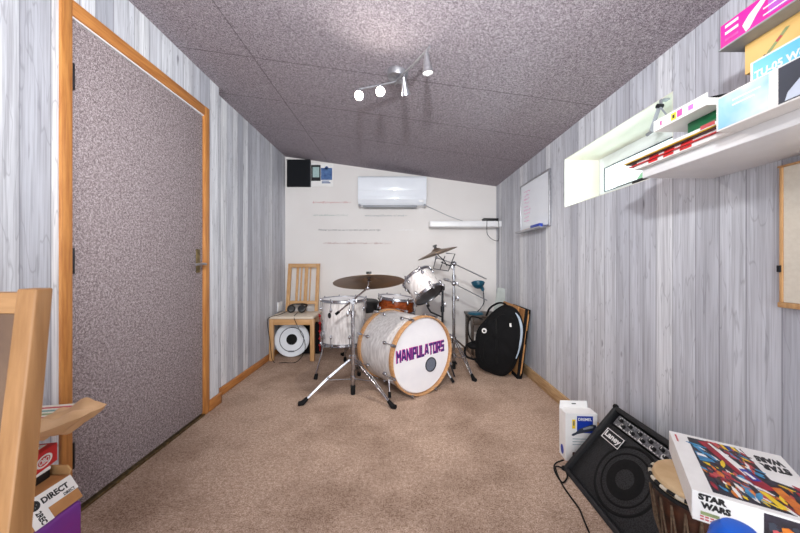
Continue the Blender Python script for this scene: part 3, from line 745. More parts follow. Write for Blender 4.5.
C2 = V((.334, 2.85, 1.102)); n2 = V((-.315, .07, .947))
f2 = cymbal('crash_cymbal', 'small bronze cymbal tilted highest above the kit', C2, n2, .188)
T = Thing('cymbal_stand', 'tall chrome stand beside the black bag with two long boom arms', 'stand', (.505, 2.92, 0))
po = tripod(T, (.505, 2.92), [(.618, 2.625, 0), (.76, 3.10, 0), (.30, 3.12, 0)], .27, .66, .0135)
b = MB(); b.cyl((.505, 2.92, .3), (.505, 2.92, .985), .010); b.cyl((.505, 2.92, .64), (.505, 2.92, .68), .019); b.ball((.505, 2.915, .985), .024); b.ball((.505, 2.915, .80), .024); b.cyl((.505, 2.92, .84), (.505, 2.92, .88), .017)
up_ = T.part('upper_tube', b, 'chrome'); wing(T, (.515, 2.91, .66), up_, R(-30)); wing(T, (.515, 2.90, .80), up_, R(-60)); wing(T, (.50, 2.90, .95), up_, R(-120))
b = MB(); b.tube([C2 - V((.0, 0, .06)), (.505, 2.90, .985), (.82, 2.95, .84)], .0058, 8); b.tube([C2 - V((0, 0, .06)), C2 + n2.normalized() * .02], .0045, 8); b.ball(C2 - V((0, 0, .06)), .014)
b.cyl(C2 - n2.normalized() * .016, C2 - n2.normalized() * .002, .014, .008); T.part('boom_arm', b, 'dull_chrome')
b = MB(); b.tube([(.42, 2.87, .845), (.505, 2.90, .80), (.825, 2.95, .637)], .0055, 8); b.cyl((.405, 2.87, .845), (.45, 2.88, .83), .014); T.part('boom_arm', b, 'dull_chrome')
def im(px, py, y): return V(((px - 400) * y / 311, y, H - (py - 263) * y / 311))
b = MB(); k = 2.86
A_, B_, C_, D_, E_ = im(433.3, 268.8, k), im(448.3, 271, k), im(455, 253.8, k), im(446, 253.2, k), im(436, 257.5, k)
b.tube([E_, A_, B_, C_, D_], .005, 6); b.tube([im(440, 269.5, k), im(445, 256, k)], .004, 6); b.tube([im(437.5, 254.5, k), im(444, 260.5, k), im(447, 266, k)], .005, 6); b.tube([im(441, 262, k), im(450.5, 266, 2.89)], .005, 6)
b.tube([im(450.5, 266, 2.89), (.505, 2.915, .965)], .006, 6)
T.part('wire_holder', b, 'dark_metal')

# ================================================================ corner at the back right
T = Thing('side_table', 'small dark wooden table in the far corner behind the black bag', 'table', (.93, 3.40, 0))
b = MB(); b.box((.73, 3.24, .42), (1.09, 3.56, .44), .004); T.part('tabletop', b, 'darkwood')
b = MB(); b.box((.755, 3.26, .34), (1.065, 3.275, .42), .002); b.box((.755, 3.525, .34), (1.065, 3.54, .42), .002); T.part('apron', b, 'darkwood')
for x, y in ((.745, 3.25), (1.05, 3.25), (.745, 3.52), (1.05, 3.52)):
    b = MB(); b.box((x, y, 0), (x + .028, y + .028, .42), .003); T.part('leg', b, 'darkwood')
T = Thing('desk_lamp', 'teal desk lamp with a bent neck on the small dark table', 'lamp', (.80, 3.36, .44))
b = MB(); b.lathe([(0, .44), (.082, .44), (.085, .448), (.07, .462), (.02, .468), (0, .468)], MX.Translation((.815, 3.36, 0)), 36); T.part('base', b, 'teal')
b = MB(); b.tube(curve_pts([(.835, 3.36, .466), (.87, 3.36, .50), (.905, 3.36, .56), (.905, 3.36, .63), (.897, 3.36, .70)]), .0055, 8); T.part('neck', b, 'dark_metal')
b = MB(); f = frame_from((-.12, -.25, 1), up=V((0, 1, 0)), o=(.84, 3.35, .778))
b.lathe([(0, -.062), (.022, -.06), (.046, -.045), (.064, -.018), (.072, .004), (.068, .006), (.06, -.015), (.04, -.042), (0, -.055)], f, 36); b.cyl((.897, 3.36, .695), (.88, 3.357, .73), .016, .02); T.part('lamp_shade', b, 'teal')
b = MB(); m_ = MX.Translation((1.075, 3.36, .44)) @ MX.Rotation(R(11), 4, 'Y') @ MX.Rotation(R(-20), 4, 'Z'); b.box((-.07, -.008, 0), (.03, .008, .28), .003, m=m_)
single('document_folder', b, 'sage', 'pale grey folder standing on end on the dark table behind the bag', 'folder', (1.0, 3.36, .44))
# gig bag: padded, rounded body with piping, pocket, straps
prof = [(503, 306.3), (510, 307), (516.5, 311), (521, 319), (522.5, 330), (521, 345), (517, 359), (511, 370.5), (502, 376), (490, 372.5), (480, 367.5), (476, 358), (475.5, 345), (477.5, 331), (485, 321), (494, 311.8)]
yb = 2.69
T = Thing('gig_bag', 'black padded cymbal bag leaning in the corner with a pale piped edge', 'bag', (.88, 2.93, 0))
d_ = V((.42, .86, .10)).normalized()   # depth direction of the bag
fn = -d_; fbag = frame_from(fn, o=(.85, yb, .30))
inv_ = fbag.inverted()
def on_bag(px, py, off=0):
    """outline point on the bag's own front plane"""
    o = V((0, 0, H)); r_ = V(((px - 400) / 311, 1, -(py - 263) / 311)); c = V(fbag.translation)
    t_ = (c - o).dot(fn) / r_.dot(fn); return inv_ @ (o + r_ * t_) + V((0, 0, off))
out = [on_bag(*p_) for p_ in prof]; cen = sum(out, V()) / len(out)
zmin = min((fbag @ q).z for q in out)
def ring(s, z): return [V((cen.x + (q.x - cen.x) * s, cen.y + (q.y - cen.y) * s, z)) for q in out]
def closed_cr(pts, n=4):
    m_ = len(pts); o = []
    for i in range(m_):
        p0, p1, p2, p3 = pts[i - 1], pts[i], pts[(i + 1) % m_], pts[(i + 2) % m_]
        for k_ in range(n):
            t = k_ / n; o.append(.5 * ((2 * p1) + (p2 - p0) * t + (2 * p0 - 5 * p1 + 4 * p2 - p3) * t * t + (3 * p1 - p0 - 3 * p2 + p3) * t ** 3))
    return o
b = MB(); br = random.Random(8); rings = [ring(.01, .04), ring(.2, .041), ring(.4, .037), ring(.6, .034), ring(.78, .028), ring(.9, .019), ring(.96, .010), ring(1.0, -.02), ring(1.0, -.045), ring(.93, -.075), ring(.6, -.09), ring(.01, -.09)]
rings = [closed_cr(r_) for r_ in rings]
for r_ in rings[1:6]:
    for q in r_: q.z += .006 * math.sin(31 * q.x + 9 * q.y) * math.sin(23 * q.y - 14 * q.x) + .004 * math.sin(60 * q.x + 34 * q.y)
n = len(rings[0]); vs = [q for r_ in rings for q in r_]
fs_ = [(i * n + k, i * n + (k + 1) % n, (i + 1) * n + (k + 1) % n, (i + 1) * n + k) for i in range(len(rings) - 1) for k in range(n)]
b.add(vs, fs_, 0, fbag); T.part('body', b, 'bagcloth', smooth=60)
b = MB(); rr = closed_cr(ring(1.005, -.012)); b.tube(rr, .006, 8, closed=True, m=fbag); T.part('zip', b, 'rubber')
seg_ = closed_cr(out)[8:25]
b = MB(); b.tube([V((q.x * 1.0 - (q.x - cen.x) * .05, q.y - (q.y - cen.y) * .05, .012)) for q in seg_], [.004 + .009 * math.sin(math.pi * i / (len(seg_) - 1)) for i in range(len(seg_))], 8, m=fbag, flat=.6); T.part('piping', b, 'piping')
def arc_on(s1, s2, zz, k0, k1, dx=0, dy=0):
    o2 = closed_cr(out); return [V((cen.x + dx + (q.x - cen.x) * s1, cen.y + dy + (q.y - cen.y) * s2, zz)) for q in [o2[k % len(o2)] for k in range(k0, k1)]]
b = MB(); b.tube(arc_on(.78, .78, .029, 40, 74), .0045, 6, m=fbag); T.part('pocket_zip', b, 'rubber')
b = MB(); b.tube(arc_on(.62, .55, .034, 38, 72, .0, -.05), .004, 6, m=fbag); T.part('pocket_zip', b, 'rubber')
b = MB(); b.box((cen.x - .03, cen.y - .2, .02), (cen.x - .012, cen.y + .20, .043), .003, m=fbag); T.part('webbing', b, 'rubber')
q = on_bag(485, 329.5); bm_ = fbag @ MX.Translation((q.x, q.y, .030))
b = MB(); b.lathe([(0, .012), (.020, .012), (.022, 0)], bm_, 24, mi=0); b.lathe([(0, .0135), (.011, .0135), (.011, .012)], bm_, 16, mi=1); T.part('badge', b, ['paper', 'ink'])
q = on_bag(511, 322.5); b = MB(); b.box((q.x - .008, q.y - .022, .018), (q.x + .006, q.y + .002, .040), m=fbag); b.box((q.x - .004, q.y - .026, .018), (q.x + .008, q.y - .014, .041), m=fbag); T.part('logo_patch', b, 'paper')
p0, p1, p2 = on_bag(486, 316, 0), on_bag(497, 303.5, 0), on_bag(506, 306, 0)
b = MB(); b.tube([fbag @ q for q in curve_pts([p0 + V((0, 0, -.02)), on_bag(490, 308, .01), p1, on_bag(503, 303, .005), p2 + V((0, 0, -.02))])], .011, 8, flat=.6); T.part('carry_handle', b, 'bagcloth')
b = MB(); b.tube([fbag @ q for q in curve_pts([on_bag(481, 321, -.06), on_bag(471, 317, -.02), on_bag(468, 326, 0), on_bag(470, 338, 0), on_bag(477, 347, -.03)])], .013, 8, flat=.45); T.part('strap', b, 'bagcloth')
b = MB(); b.tube([fbag @ q for q in curve_pts([on_bag(478, 342, -.05), on_bag(466, 346, -.02), on_bag(466, 356, .0), on_bag(478, 362, -.03)])], .02, 8, flat=.5); b.ball(fbag @ on_bag(473, 347, -.03), .045, (1.2, 1, .7)); T.part('side_pouch', b, 'bagcloth')
# boards leaning on the right wall
def leaner(name, label, x0, x1, w, y0, y1, hgt, mats, cat):
    """slab leaning: bottom inner edge at x0, top outer face touching x1"""
    s_ = (x1 - x0 - w); a_ = math.asin(max(-1, min(1, s_ / hgt))); m_ = MX.Translation((x0, 0, 0)) @ MX.Rotation(a_, 4, 'Y')
    T = Thing(name, label, cat, (x0, (y0 + y1) / 2, 0)); return T, m_
T, m_ = leaner('framed_board', '', 1.0, XR - .004, .05, 2.66, 3.05, .60, None, 'board')
T.o['label'] = 'black-edged hardboard panel leaning on the plank wall beside the black bag'; T.o['category'] = 'board'
b = MB(); b.box((.006, 2.675, .012), (.034, 3.05, .592), m=m_); T.part('board', b, 'kraft')
b = MB()
b.box((0, 2.66, .03), (.022, 2.675, .6), .002, m=m_); b.box((0, 2.66, 0), (.042, 3.06, .03), .002, m=m_); b.box((.034, 2.66, .03), (.042, 3.05, .6), .001, m=m_)
T.part('frame', b, 'bagcloth')
b = MB(); b.box((.024, 2.6585, .42), (.034, 2.675, .56), m=m_); b.box((.022, 2.6585, .05), (.034, 2.675, .30), m=m_); T.part('wooden_insert', b, 'kraft')
b = MB(); m2 = MX.Translation((.968, 0, 0)) @ MX.Rotation(math.asin(.078 / .62), 4, 'Y'); b.box((0, 2.75, .005), (.012, 3.14, .612), m=m2)
single('cardboard_sheet', b, 'kraft', 'plain brown cardboard sheet between the black bag and the black-edged panel', 'cardboard', (.97, 2.95, 0), smooth=0)

# ================================================================ right wall
# whiteboard
T = Thing('whiteboard', 'small whiteboard with faint pink notes on the plank wall', 'whiteboard', (XR, 2.6, 1.27))
y0, y1, z0, z1 = 2.32, 2.885, 1.27, 1.70
b = MB(); b.box((XR - .012, y0 + .01, z0 + .01), (XR - .001, y1 - .01, z1 - .01)); pn = T.part('panel', b, 'gloss', smooth=0)
b = MB(); b.box((XR - .018, y0, z0), (XR - .001, y0 + .014, z1), .003); b.box((XR - .018, y1 - .014, z0), (XR - .001, y1, z1), .003); b.box((XR - .018, y0 + .014, z1 - .014), (XR - .001, y1 - .014, z1), .003); b.box((XR - .018, y0 + .014, z0), (XR - .001, y1 - .014, z0 + .014), .003)
T.part('frame', b, 'dull_chrome')
b = MB(); b.box((XR - .065, y0 + .04, z0 - .008), (XR - .016, y1 - .01, z0 - .001), .002); b.box((XR - .068, y0 + .04, z0 - .008), (XR - .064, y1 - .01, z0 + .006), .001); T.part('tray', b, 'dull_chrome')
r_ = random.Random(5); b = MB()
for i in range(9):
    z = 1.62 - i * .032; yy = 2.80
    pts = []
    for k in range(r_.randint(9, 16)): pts.append((XR - .0125, yy, z + r_.uniform(-.008, .008))); yy -= .011
    b.tube(pts, .0013, 4)
T.part('handwriting', b, 'pink', pn)
b = MB(); b.box((XR - .06, 2.40, z0 + .0), (XR - .026, 2.56, z0 + .03), .005); single('board_eraser', b, 'royal', 'blue eraser resting on the whiteboard tray', 'eraser', (XR - .045, 2.48, z0))
b = MB(); b.cyl((XR - .045, 2.62, z0 + .0065), (XR - .045, 2.74, z0 + .0065), .007); b.cyl((XR - .045, 2.74, z0 + .0065), (XR - .045, 2.76, z0 + .0065), .006); single('marker_pen', b, 'orange', 'orange marker pen on the whiteboard tray beside the blue eraser', 'pen', (XR - .045, 2.68, z0))
# framed canvas by the edge of the photo
T = Thing('picture_frame', 'blank cream panel in a thin wooden frame under the loaded shelf', 'picture', (XR, .7, .866))
b = MB(); b.box((XR - .018, .45, .878), (XR - .001, .903, 1.27), .002); T.part('panel', b, 'cream_card')
b = MB(); b.box((XR - .022, .44, .862), (XR - .001, .915, .878), .003); b.box((XR - .022, .44, 1.27), (XR - .001, .915, 1.276), .002); b.box((XR - .021, .903, .878), (XR - .001, .911, 1.27), .002); T.part('frame', b, 'birch')
b = MB(); b.box((XR - .026, .905, .965), (XR - .02, .913, .985), .001); T.part('clip', b, 'dark_metal')
# shelf
SX, SY1, SZ0, SZ1 = .872, 1.12, 1.296, 1.330
b = MB(); b.box((SX, .08, SZ0), (XR - .001, SY1, SZ1), .002); single('wall_shelf', b, 'white', 'deep white shelf loaded with boxes and magazines on the plank wall', 'shelf', (1.0, .6, SZ0))
# magazines, lowest first: (front x, far y, near y, thickness, cover, label)
mags = [(.853, 1.135, .80, .012, 'paper', 'thick white magazine, lowest of the stack on the loaded shelf'),
        (.845, 1.15, .80, .003, 'red', 'red-covered magazine second from the bottom of the shelf stack'),
        (.856, 1.125, .80, .010, 'paper', 'white magazine above the red one in the shelf stack'),
        (.846, 1.165, .80, .004, 'carved', 'thin dark brown booklet in the middle of the shelf stack'),
        (.842, 1.17, .80, .002, 'yellow', 'thin yellow booklet near the top of the shelf stack'),
        (.840, 1.17, .80, .009, 'paper', 'white magazine with pink spine marks, topmost of the shelf stack')]
z = SZ1
for i, (x, yf, yn, t, mt, lab) in enumerate(mags):
    b = MB(); b.box((x, yn + .002 * (i % 3), z), (x + .215, yf, z + t), .0008)
    if i in (0, 2):
        T = Thing('magazine', lab, 'magazine', (x + .1, 1.0, z), 'magazines stacked on the loaded shelf'); T.part('pages', b, 'paper', smooth=0)
        for k in range(3):
            b = MB(); b.box((x - .0006, 1.03 - k * .06, z + t * .25), (x + .001, 1.068 - k * .06, z + t * .9)); T.part('spine_print', b, 'red', smooth=0)
    elif i == 5:
        T = Thing('magazine', lab, 'magazine', (x + .1, 1.0, z), 'magazines stacked on the loaded shelf'); T.part('pages', b, 'paper', smooth=0)
        b = MB(); b.box((x - .0006, .83, z + .002), (x + .001, .87, z + .012)); T.part('spine_print', b, 'softred', smooth=0)
    else: single('magazine', b, mt, lab, 'magazine', (x + .1, 1.0, z), 'magazines stacked on the loaded shelf', smooth=0)
    z += t
ZM = z
# clear folded document wallet hanging over the window side
b = MB(); b.box((.90, .985, ZM), (1.09, 1.15, ZM + .022), .003); single('paper_stack', b, 'paper', 'loose white papers under the long white game box beside the green box', 'papers', (1.0, 1.06, ZM))
b = MB(); b.box((.90, .79, ZM), (1.10, .975, ZM + .059), .003); T = Thing('green_box', 'flat dark green box between the magazines and the long white game box', 'box', (1.0, .88, ZM)); T.part('body', b, 'greenbox')
b = MB(); b.box((.8985, .83, ZM + .008), (.9005, .838, ZM + .052)); T.part('sticker', b, 'paper')
zg = ZM + .0595
T = Thing('game_box', 'long white open box with small pink and yellow prints lying on the green box', 'box', (.97, .95, zg))
b = MB(); b.box((.848, .86, zg), (1.10, 1.04, zg + .003)); b.box((.848, .86, zg + .003), (.851, 1.04, zg + .034)); b.box((1.097, .86, zg + .003), (1.10, 1.04, zg + .034)); b.box((.851, 1.037, zg + .003), (1.097, 1.04, zg + .034)); b.box((.851, .86, zg + .003), (1.097, .863, zg + .020)); T.part('body', b, 'paper', smooth=0)
b = MB(); b.box((.8473, 1.008, zg + .010), (.848, 1.014, zg + .024), mi=0); b.box((.8473, .955, zg + .006), (.848, .973, zg + .028), mi=1); b.box((.8473, .935, zg + .008), (.848, .952, zg + .028), mi=0); b.box((.8473, .90, zg + .01), (.848, .915, zg + .024), mi=2); b.box((.847, .960, zg + .011), (.8475, .968, zg + .022), mi=3)
T.part('printed_marks', b, ['pink', 'yellow', 'lilac', 'ink'], smooth=0)
b = MB(); r_ = random.Random(11)
for i in range(5):
    pts = [(.87 + .05 * i + r_.uniform(-.01, .01), .87 + r_.uniform(0, .03), zg + .01)]
    for k in range(5): pts.append((.87 + r_.uniform(0, .2), .84 + r_.uniform(0, .15), zg + .012 + r_.uniform(.0, .032)))
    b.tube(curve_pts(pts, 6), .006, 6)
single('cable_bundle', b, 'rubber', 'tangle of black cables spilling from the open white game box', 'cables', (.95, .9, zg))
# folding stay hanging from the top edge of the window opening
T = Thing('window_stay', 'grey folding metal stay hanging from the top edge of the window opening', 'window stay', (1.135, 1.345, 1.70))
b = MB(); b.box((1.132, 1.335, 1.694), (1.16, 1.357, 1.7), .001); b.box((1.126, 1.34, 1.66), (1.132, 1.352, 1.7), .001); T.part('bracket', b, 'grey_pl')
b = MB(); b.tube([(1.122, 1.345, 1.67), (1.10, 1.363, 1.571)], .009, 8, flat=.4); b.cyl((1.10, 1.355, 1.567), (1.10, 1.385, 1.562), .007); T.part('arm', b, 'grey_pl')
b = MB(); b.tube([(1.122, 1.345, 1.67), (1.122, 1.275, 1.562)], .005, 8, flat=.5); T.part('arm', b, 'grey_pl')
b = MB(); b.cyl((1.112, 1.345, 1.67), (1.134, 1.345, 1.67), .010); T.part('hinge', b, 'dark_metal')
b = MB(); b.box((XR + .004, 1.42, WZ0 + .004), (XR + .05, 1.525, WZ0 + .022), .006); single('remote_control', b, 'black_pl', 'small black handset lying on the window sill', 'handset', (XR + .03, 1.47, WZ0 + .004))

# boxes on the shelf
X0 = .818; ya, yb2 = .805, .26; zt = 1.416
T = Thing('shoe_box', 'pale blue product box overhanging the front of the loaded shelf', 'box', (.93, .53, SZ1))
b = MB(); b.box((X0, yb2, SZ1), (1.04, ya, zt), .001); T.part('body', b, 'paper', smooth=0)
b = MB(); b.box((X0 - .0008, .690, SZ1 + .004), (X0 + .001, ya - .006, zt - .004)); T.part('printed_panel', b, 'paleblue', smooth=0)
b = MB()
for k in range(2): b.box((X0 - .0014, .705 + k * .012, zt - .026 - k * .012), (X0, .765, zt - .022 - k * .012))
T.part('printed_caption', b, 'paper', smooth=0)
b = MB(); b.box((X0 - .0008, yb2 + .006, SZ1 + .004), (X0 + .001, .672, zt - .004)); pc = T.part('printed_picture', b, 'smoke', smooth=0)
b = MB(); f = frame_from((-1, 0, 0), o=(X0 - .001, .62, SZ1 + .04))
b.prism([(-.04, -.034, 0), (.05, -.034, 0), (.06, -.02, 0), (.03, .0, 0), (.02, .034, 0), (-.005, .03, 0), (-.01, .006, 0), (-.035, -.018, 0)], (0, 0, .0006), m=f); T.part('printed_shoe', b, 'ice', pc, smooth=0)
zb = zt; ztop = .992 + .571 * .87
T = Thing('shoe_box', 'blue and white box with a pale blue lettered band above the overhanging box', 'box', (.97, .52, zb))
b = MB(); b.box((.872, .25, zb), (1.04, .775, ztop), .001); T.part('body', b, 'paper', smooth=0)
b = MB(); b.box((.8712, .25, zb + .004), (.873, .768, ztop - .005)); bd = T.part('printed_band', b, 'aqua', smooth=0)
b = MB(); b.text('TU-05 Wondaful', frame_from((-1, 0, 0), o=(.8712, .690, zb + .036)), .150, .019, bold=.03); T.part('lettering', b, 'paper', bd, smooth=0)
zy = ztop; zyt = .992 + .6315 * .91
T = Thing('craft_box', 'yellow-tan box printed with long dark tools under the magenta box', 'box', (1.0, .5, zy))
b = MB(); b.box((.912, .22, zy), (1.10, .823, zyt), .001); T.part('body', b, 'amberbox', smooth=0)
f = frame_from((-1, 0, 0), o=(.9115, .7, (zy + zyt) / 2)); b = MB()
for k in range(4):
    x_ = -.085 + k * .075
    b.prism([(x_, -.022, 0), (x_ + .012, -.026, 0), (x_ + .016, -.018, 0), (x_ + .006, -.014, 0)], (0, 0, .0005), mi=0, m=f)
    b.prism([(x_ + .014, -.022, 0), (x_ + .05, .012, 0), (x_ + .058, .020, 0), (x_ + .05, .022, 0), (x_ + .012, -.014, 0)], (0, 0, .0006), mi=1, m=f)
    b.prism([(x_ + .034, -.002, 0), (x_ + .044, .006, 0), (x_ + .04, .010, 0), (x_ + .03, .002, 0)], (0, 0, .0009), mi=2, m=f)
T.part('printed_picture', b, ['ink', 'mint', 'softred'], smooth=0)
zm = zyt; xm = .87; zmt = .992 + .737 * xm
T = Thing('magenta_box', 'bright magenta box topmost of the pile on the loaded shelf', 'box', (.99, .5, zm))
b = MB(); b.box((xm, .2, zm + .004), (1.115, .845, zmt), .001); T.part('body', b, 'magenta', smooth=0)
b = MB(); b.box((xm - .003, .2, zm), (1.115, .848, zm + .004)); T.part('base_tray', b, 'grey_pl', smooth=0)
b = MB(); yy0 = .845
b.box((xm - .0007, .67, zm + .012), (xm + .0005, .735, zmt - .002), mi=0)
f = frame_from((-1, 0, 0), o=(xm - .0002, .77, (zm + zmt) / 2))
b.prism([(-.012, -.026, 0), (-.004, -.022, 0), (.012, .0, 0), (.034, .022, 0), (.02, .026, 0), (-.006, .01, 0), (-.02, -.006, 0)], (0, 0, .0008), mi=1, m=f)
for k in range(3): b.box((xm - .0008, .80, zm + .016 + k * .018), (xm, .832, zm + .023 + k * .018), mi=1 if k else 2)
for k in range(2): b.box((xm - .0008, .69, zm + .016 + k * .016), (xm, .745, zm + .019 + k * .016), mi=1)
b.box((xm - .0006, .3, zm + .012), (xm + .0005, .66, zm + .045), mi=2)
T.part('printed_picture', b, ['lilac', 'paper', 'pink'], smooth=0)

# ================================================================ spotlight bar on the ceiling
bx, by = -.012, 1.73; bz = ceil_z(bx)
tilt = MX.Translation((bx, by, bz)) @ MX.Rotation(math.atan(.1414), 4, 'Y')
T = Thing('ceiling_spotlight', 'chrome ceiling spotlight bar with four small lamp heads', 'light', (bx, by, bz))
b = MB(); b.lathe([(0, -.001), (.058, -.001), (.058, -.012), (.053, -.032), (.044, -.036), (0, -.036)], tilt, 40); b.cyl((bx, by, bz - .03), (bx, by, bz - .055), .008); T.part('ceiling_plate', b, 'dull_chrome')
zb_ = 2.005
armA = curve_pts([(.035, 1.70, bz - .05), (.0, 1.722, bz - .05), (-.12, 1.775, zb_), (-.245, 1.815, zb_)]); armB = curve_pts([(-.03, 1.76, bz - .05), (.005, 1.68, bz - .05), (.07, 1.57, zb_ - .01), (.138, 1.435, zb_ - .015)])
b = MB(); b.tube(armA, .0065, 8); T.part('bar', b, 'dull_chrome'); b = MB(); b.tube(armB, .0065, 8); T.part('bar', b, 'dull_chrome')
heads = [((-.238, 1.81, zb_), (.10, -.80, -.50), True, .07), ((-.112, 1.765, zb_), (.06, -.80, -.52), True, .07), ((.022, 1.665, zb_ - .004), (.15, .5, -.85), None, .075), ((.125, 1.46, zb_ - .012), (.1, .12, -1), False, .08)]
lamps = []
for (p_, d, lit, ln) in heads:
    p_ = V(p_); d = V(d).normalized(); st = p_ + V((0, 0, -.035))
    b = MB(); b.cyl(p_, st, .004); f = frame_from(d, o=st)
    b.lathe([(0, -.02), (.010, -.018), (.013, 0), (.02, ln * .55), (.026, ln * .85), (.0265, ln * .9), (.024, ln * .9), (.018, ln * .55), (0, ln * .5)], f, 28)
    hd = T.part('lamp_head', b, 'dull_chrome')
    b = MB(); b.lathe([(0, ln * .80), (.022, ln * .80), (.023, ln * .78)], f, 24)
    T.part('bulb', b, 'lamp_glass' if lit else ('grey_pl' if lit is None else 'lamp_dim'), hd)
    lamps.append((st + d * (ln * .98), d))

# ================================================================ front right: amplifier, drum, kit box, small box
AX0, AX1, AZ1, AY0, AY1 = .785, 1.04, .306, 1.0, 1.50
pa, pb = V((AX0, 0, .0)), V((AX1, 0, AZ1)); u_ = (pb - pa).normalized(); nA = V((-u_.z, 0, u_.x)); LA = (pb - pa).length
# local frame of the front: x along -Y seen from the room, y up the face, z out
fa = MX((V((0, -1, 0)), u_, nA)).transposed().to_4x4(); fa.translation = V((AX0, AY1, 0)); W = AY1 - AY0
T = Thing('amplifier', 'black wedge amplifier tilted back on the carpet with a round speaker', 'amplifier', ((AX0 + AX1) / 2, 1.25, 0))
b = MB(); ca_, cb_ = pa + u_ * .05 - nA * .034, pb - u_ * .006 - nA * .034; b.prism([(ca_.x + .02, AY0 + .003, .002), (ca_.x, AY0 + .003, ca_.z), (cb_.x, AY0 + .003, cb_.z), (XR - .035, AY0 + .003, AZ1 - .06), (XR - .025, AY0 + .003, .002)], (0, AY1 - AY0 - .006, 0), bev=.004); T.part('cabinet', b, 'black_vinyl')
b = MB(); bw = .022
for lo, hi in (((0, 0), (bw, LA)), ((W - bw, 0), (W, LA)), ((bw, 0), (W - bw, bw)), ((bw, LA - bw), (W - bw, LA))): b.box((lo[0], lo[1], -.06), (hi[0], hi[1], .008), .007, m=fa)
T.part('rim', b, 'black_vinyl')
b = MB(); b.box((bw, bw, -.03), (W - bw, LA - .085, -.012), .002, m=fa); gr = T.part('grille', b, 'grille')
b = MB(); sp_ = fa @ MX.Translation((.25, .17, -.012))
b.lathe([(.128, 0), (.134, .003), (.140, 0)], sp_, 56); b.lathe([(.04, .001), (.06, .004), (.08, .001)], sp_, 48); b.lathe([(.100, .0005), (.104, .0025), (.108, .0005)], sp_, 48); T.part('speaker_ring', b, 'rubber', gr)
b = MB(); pz = -.006
b.box((.045, LA - .077, -.03), (W - .03, LA - .03, pz), .002, m=fa); pn = T.part('control_panel', b, 'panel')
for i in range(14):
    b = MB(); x_ = .075 + i * .028; y_ = LA - .062 if i % 2 else LA - .045
    b.cyl((x_, y_, pz), (x_, y_, pz + .012), .0085, .007, seg=14, mi=0, m=fa); b.box((x_ - .001, y_, pz + .012), (x_ + .001, y_ + .007, pz + .0128), mi=1, m=fa); T.part('knob', b, ['black_pl', 'paper'], pn)
b = MB()
for i in range(24):
    x_ = .06 + i * .0165; b.box((x_, LA - .0745, pz), (x_ + .009, LA - .072, pz + .0006), m=fa); b.box((x_ + .004, LA - .034, pz), (x_ + .012, LA - .032, pz + .0006), m=fa)
for i in range(5): b.cyl((.092 + i * .056, LA - .064, pz), (.092 + i * .056, LA - .064, pz + .0008), .011, seg=16, m=fa)
T.part('panel_print', b, 'paper', pn)
lm = fa @ MX.Translation((.094, LA - .132, -.011)) @ MX.Diagonal((1.15, 1.15, 1, 1)); b = MB(); b.box((-.047, -.022, 0), (.047, .022, .004), .001, mi=0, m=lm)
for lo, hi in (((-.047, -.022), (.047, -.0195)), ((-.047, .0195), (.047, .022)), ((-.047, -.0195), (-.0445, .0195)), ((.0445, -.0195), (.047, .0195))): b.box((lo[0], lo[1], .004), (hi[0], hi[1], .0052), mi=1, m=lm)
lo_ = T.part('logo_plate', b, ['ink', 'paper'], gr, smooth=0)
b = MB(); b.text('Laney', lm @ MX.Translation((0, -.001, .004)), .082, .030, bold=.03); T.part('lettering', b, 'paper', lo_, smooth=0)
for cx_, cy_ in ((0, 0), (W, 0), (0, LA), (W, LA)):
    b = MB(); b.ball((cx_ + (.006 if cx_ == 0 else -.006), cy_ + (.006 if cy_ == 0 else -.006), .0), .013, m=fa, seg=12); T.part('corner_cap', b, 'rubber')
b = MB(); b.tube(curve_pts([(.80, 1.52, .03), (.765, 1.53, .006), (.735, 1.48, .005), (.73, 1.40, .005), (.775, 1.44, .005), (.785, 1.49, .005), (.75, 1.50, .008), (.725, 1.40, .005), (.72, 1.32, .005), (.72, 1.25, .005), (.705, 1.19, .005), (.685, 1.10, .005), (.66, .95, .005)]), .0035, 6)
single('power_cable', b, 'rubber', 'thin black cable looping on the carpet beside the amplifier', 'cable', (.75, 1.3, 0))
# small product box
T = Thing('tool_box', 'white carton with a blue panel and a tool picture standing by the plank wall', 'box', (.9, 1.6, 0))
DX0, DX1, DYa, DYb, DZ1 = .83, .985, 1.56, 1.63, .238
rz = MX.Translation((DX0, DYa, 0)) @ MX.Rotation(R(-3), 4, 'Z'); w_ = DX1 - DX0; dp = DYb - DYa
b = MB(); b.box((0, 0, 0), (w_, dp, DZ1), .0015, m=rz); T.part('carton', b, 'paper', smooth=0)
b = MB(); b.prism([(.0, dp - .003, DZ1), (w_ - .012, dp - .003, DZ1), (w_ - .016, dp - .003, DZ1 + .036), (.004, dp - .003, DZ1 + .036)], (0, .002, 0), m=rz); fl = T.part('hanging_flap', b, 'paper', smooth=0)
b = MB(); b.box((w_ * .40, dp - .0038, DZ1 + .018), (w_ * .54, dp - .0028, DZ1 + .023), m=rz); T.part('slot', b, 'gasket', fl, smooth=0)
b = MB(); b.box((w_ * .36, -.0008, DZ1 - .096), (w_ * .86, .001, DZ1 - .012), m=rz); bp = T.part('blue_panel', b, 'royal', smooth=0)
b = MB(); b.text('DREMEL', rz @ frame_from((0, -1, 0), o=(w_ * .61, -.0008, DZ1 - .028)), w_ * .42, .014, bold=.02); T.part('lettering', b, 'paper', bp, smooth=0)
b = MB(); f = rz @ frame_from((0, -1, 0), o=(w_ * .56, -.001, DZ1 - .082))
b.prism([(-.058, -.026, 0), (-.05, -.03, 0), (-.03, -.02, 0), (.05, .0, 0), (.062, .012, 0), (.06, .026, 0), (.04, .03, 0), (-.02, .006, 0), (-.038, -.012, 0), (-.055, -.02, 0)], (0, 0, .0008), mi=0, m=f)
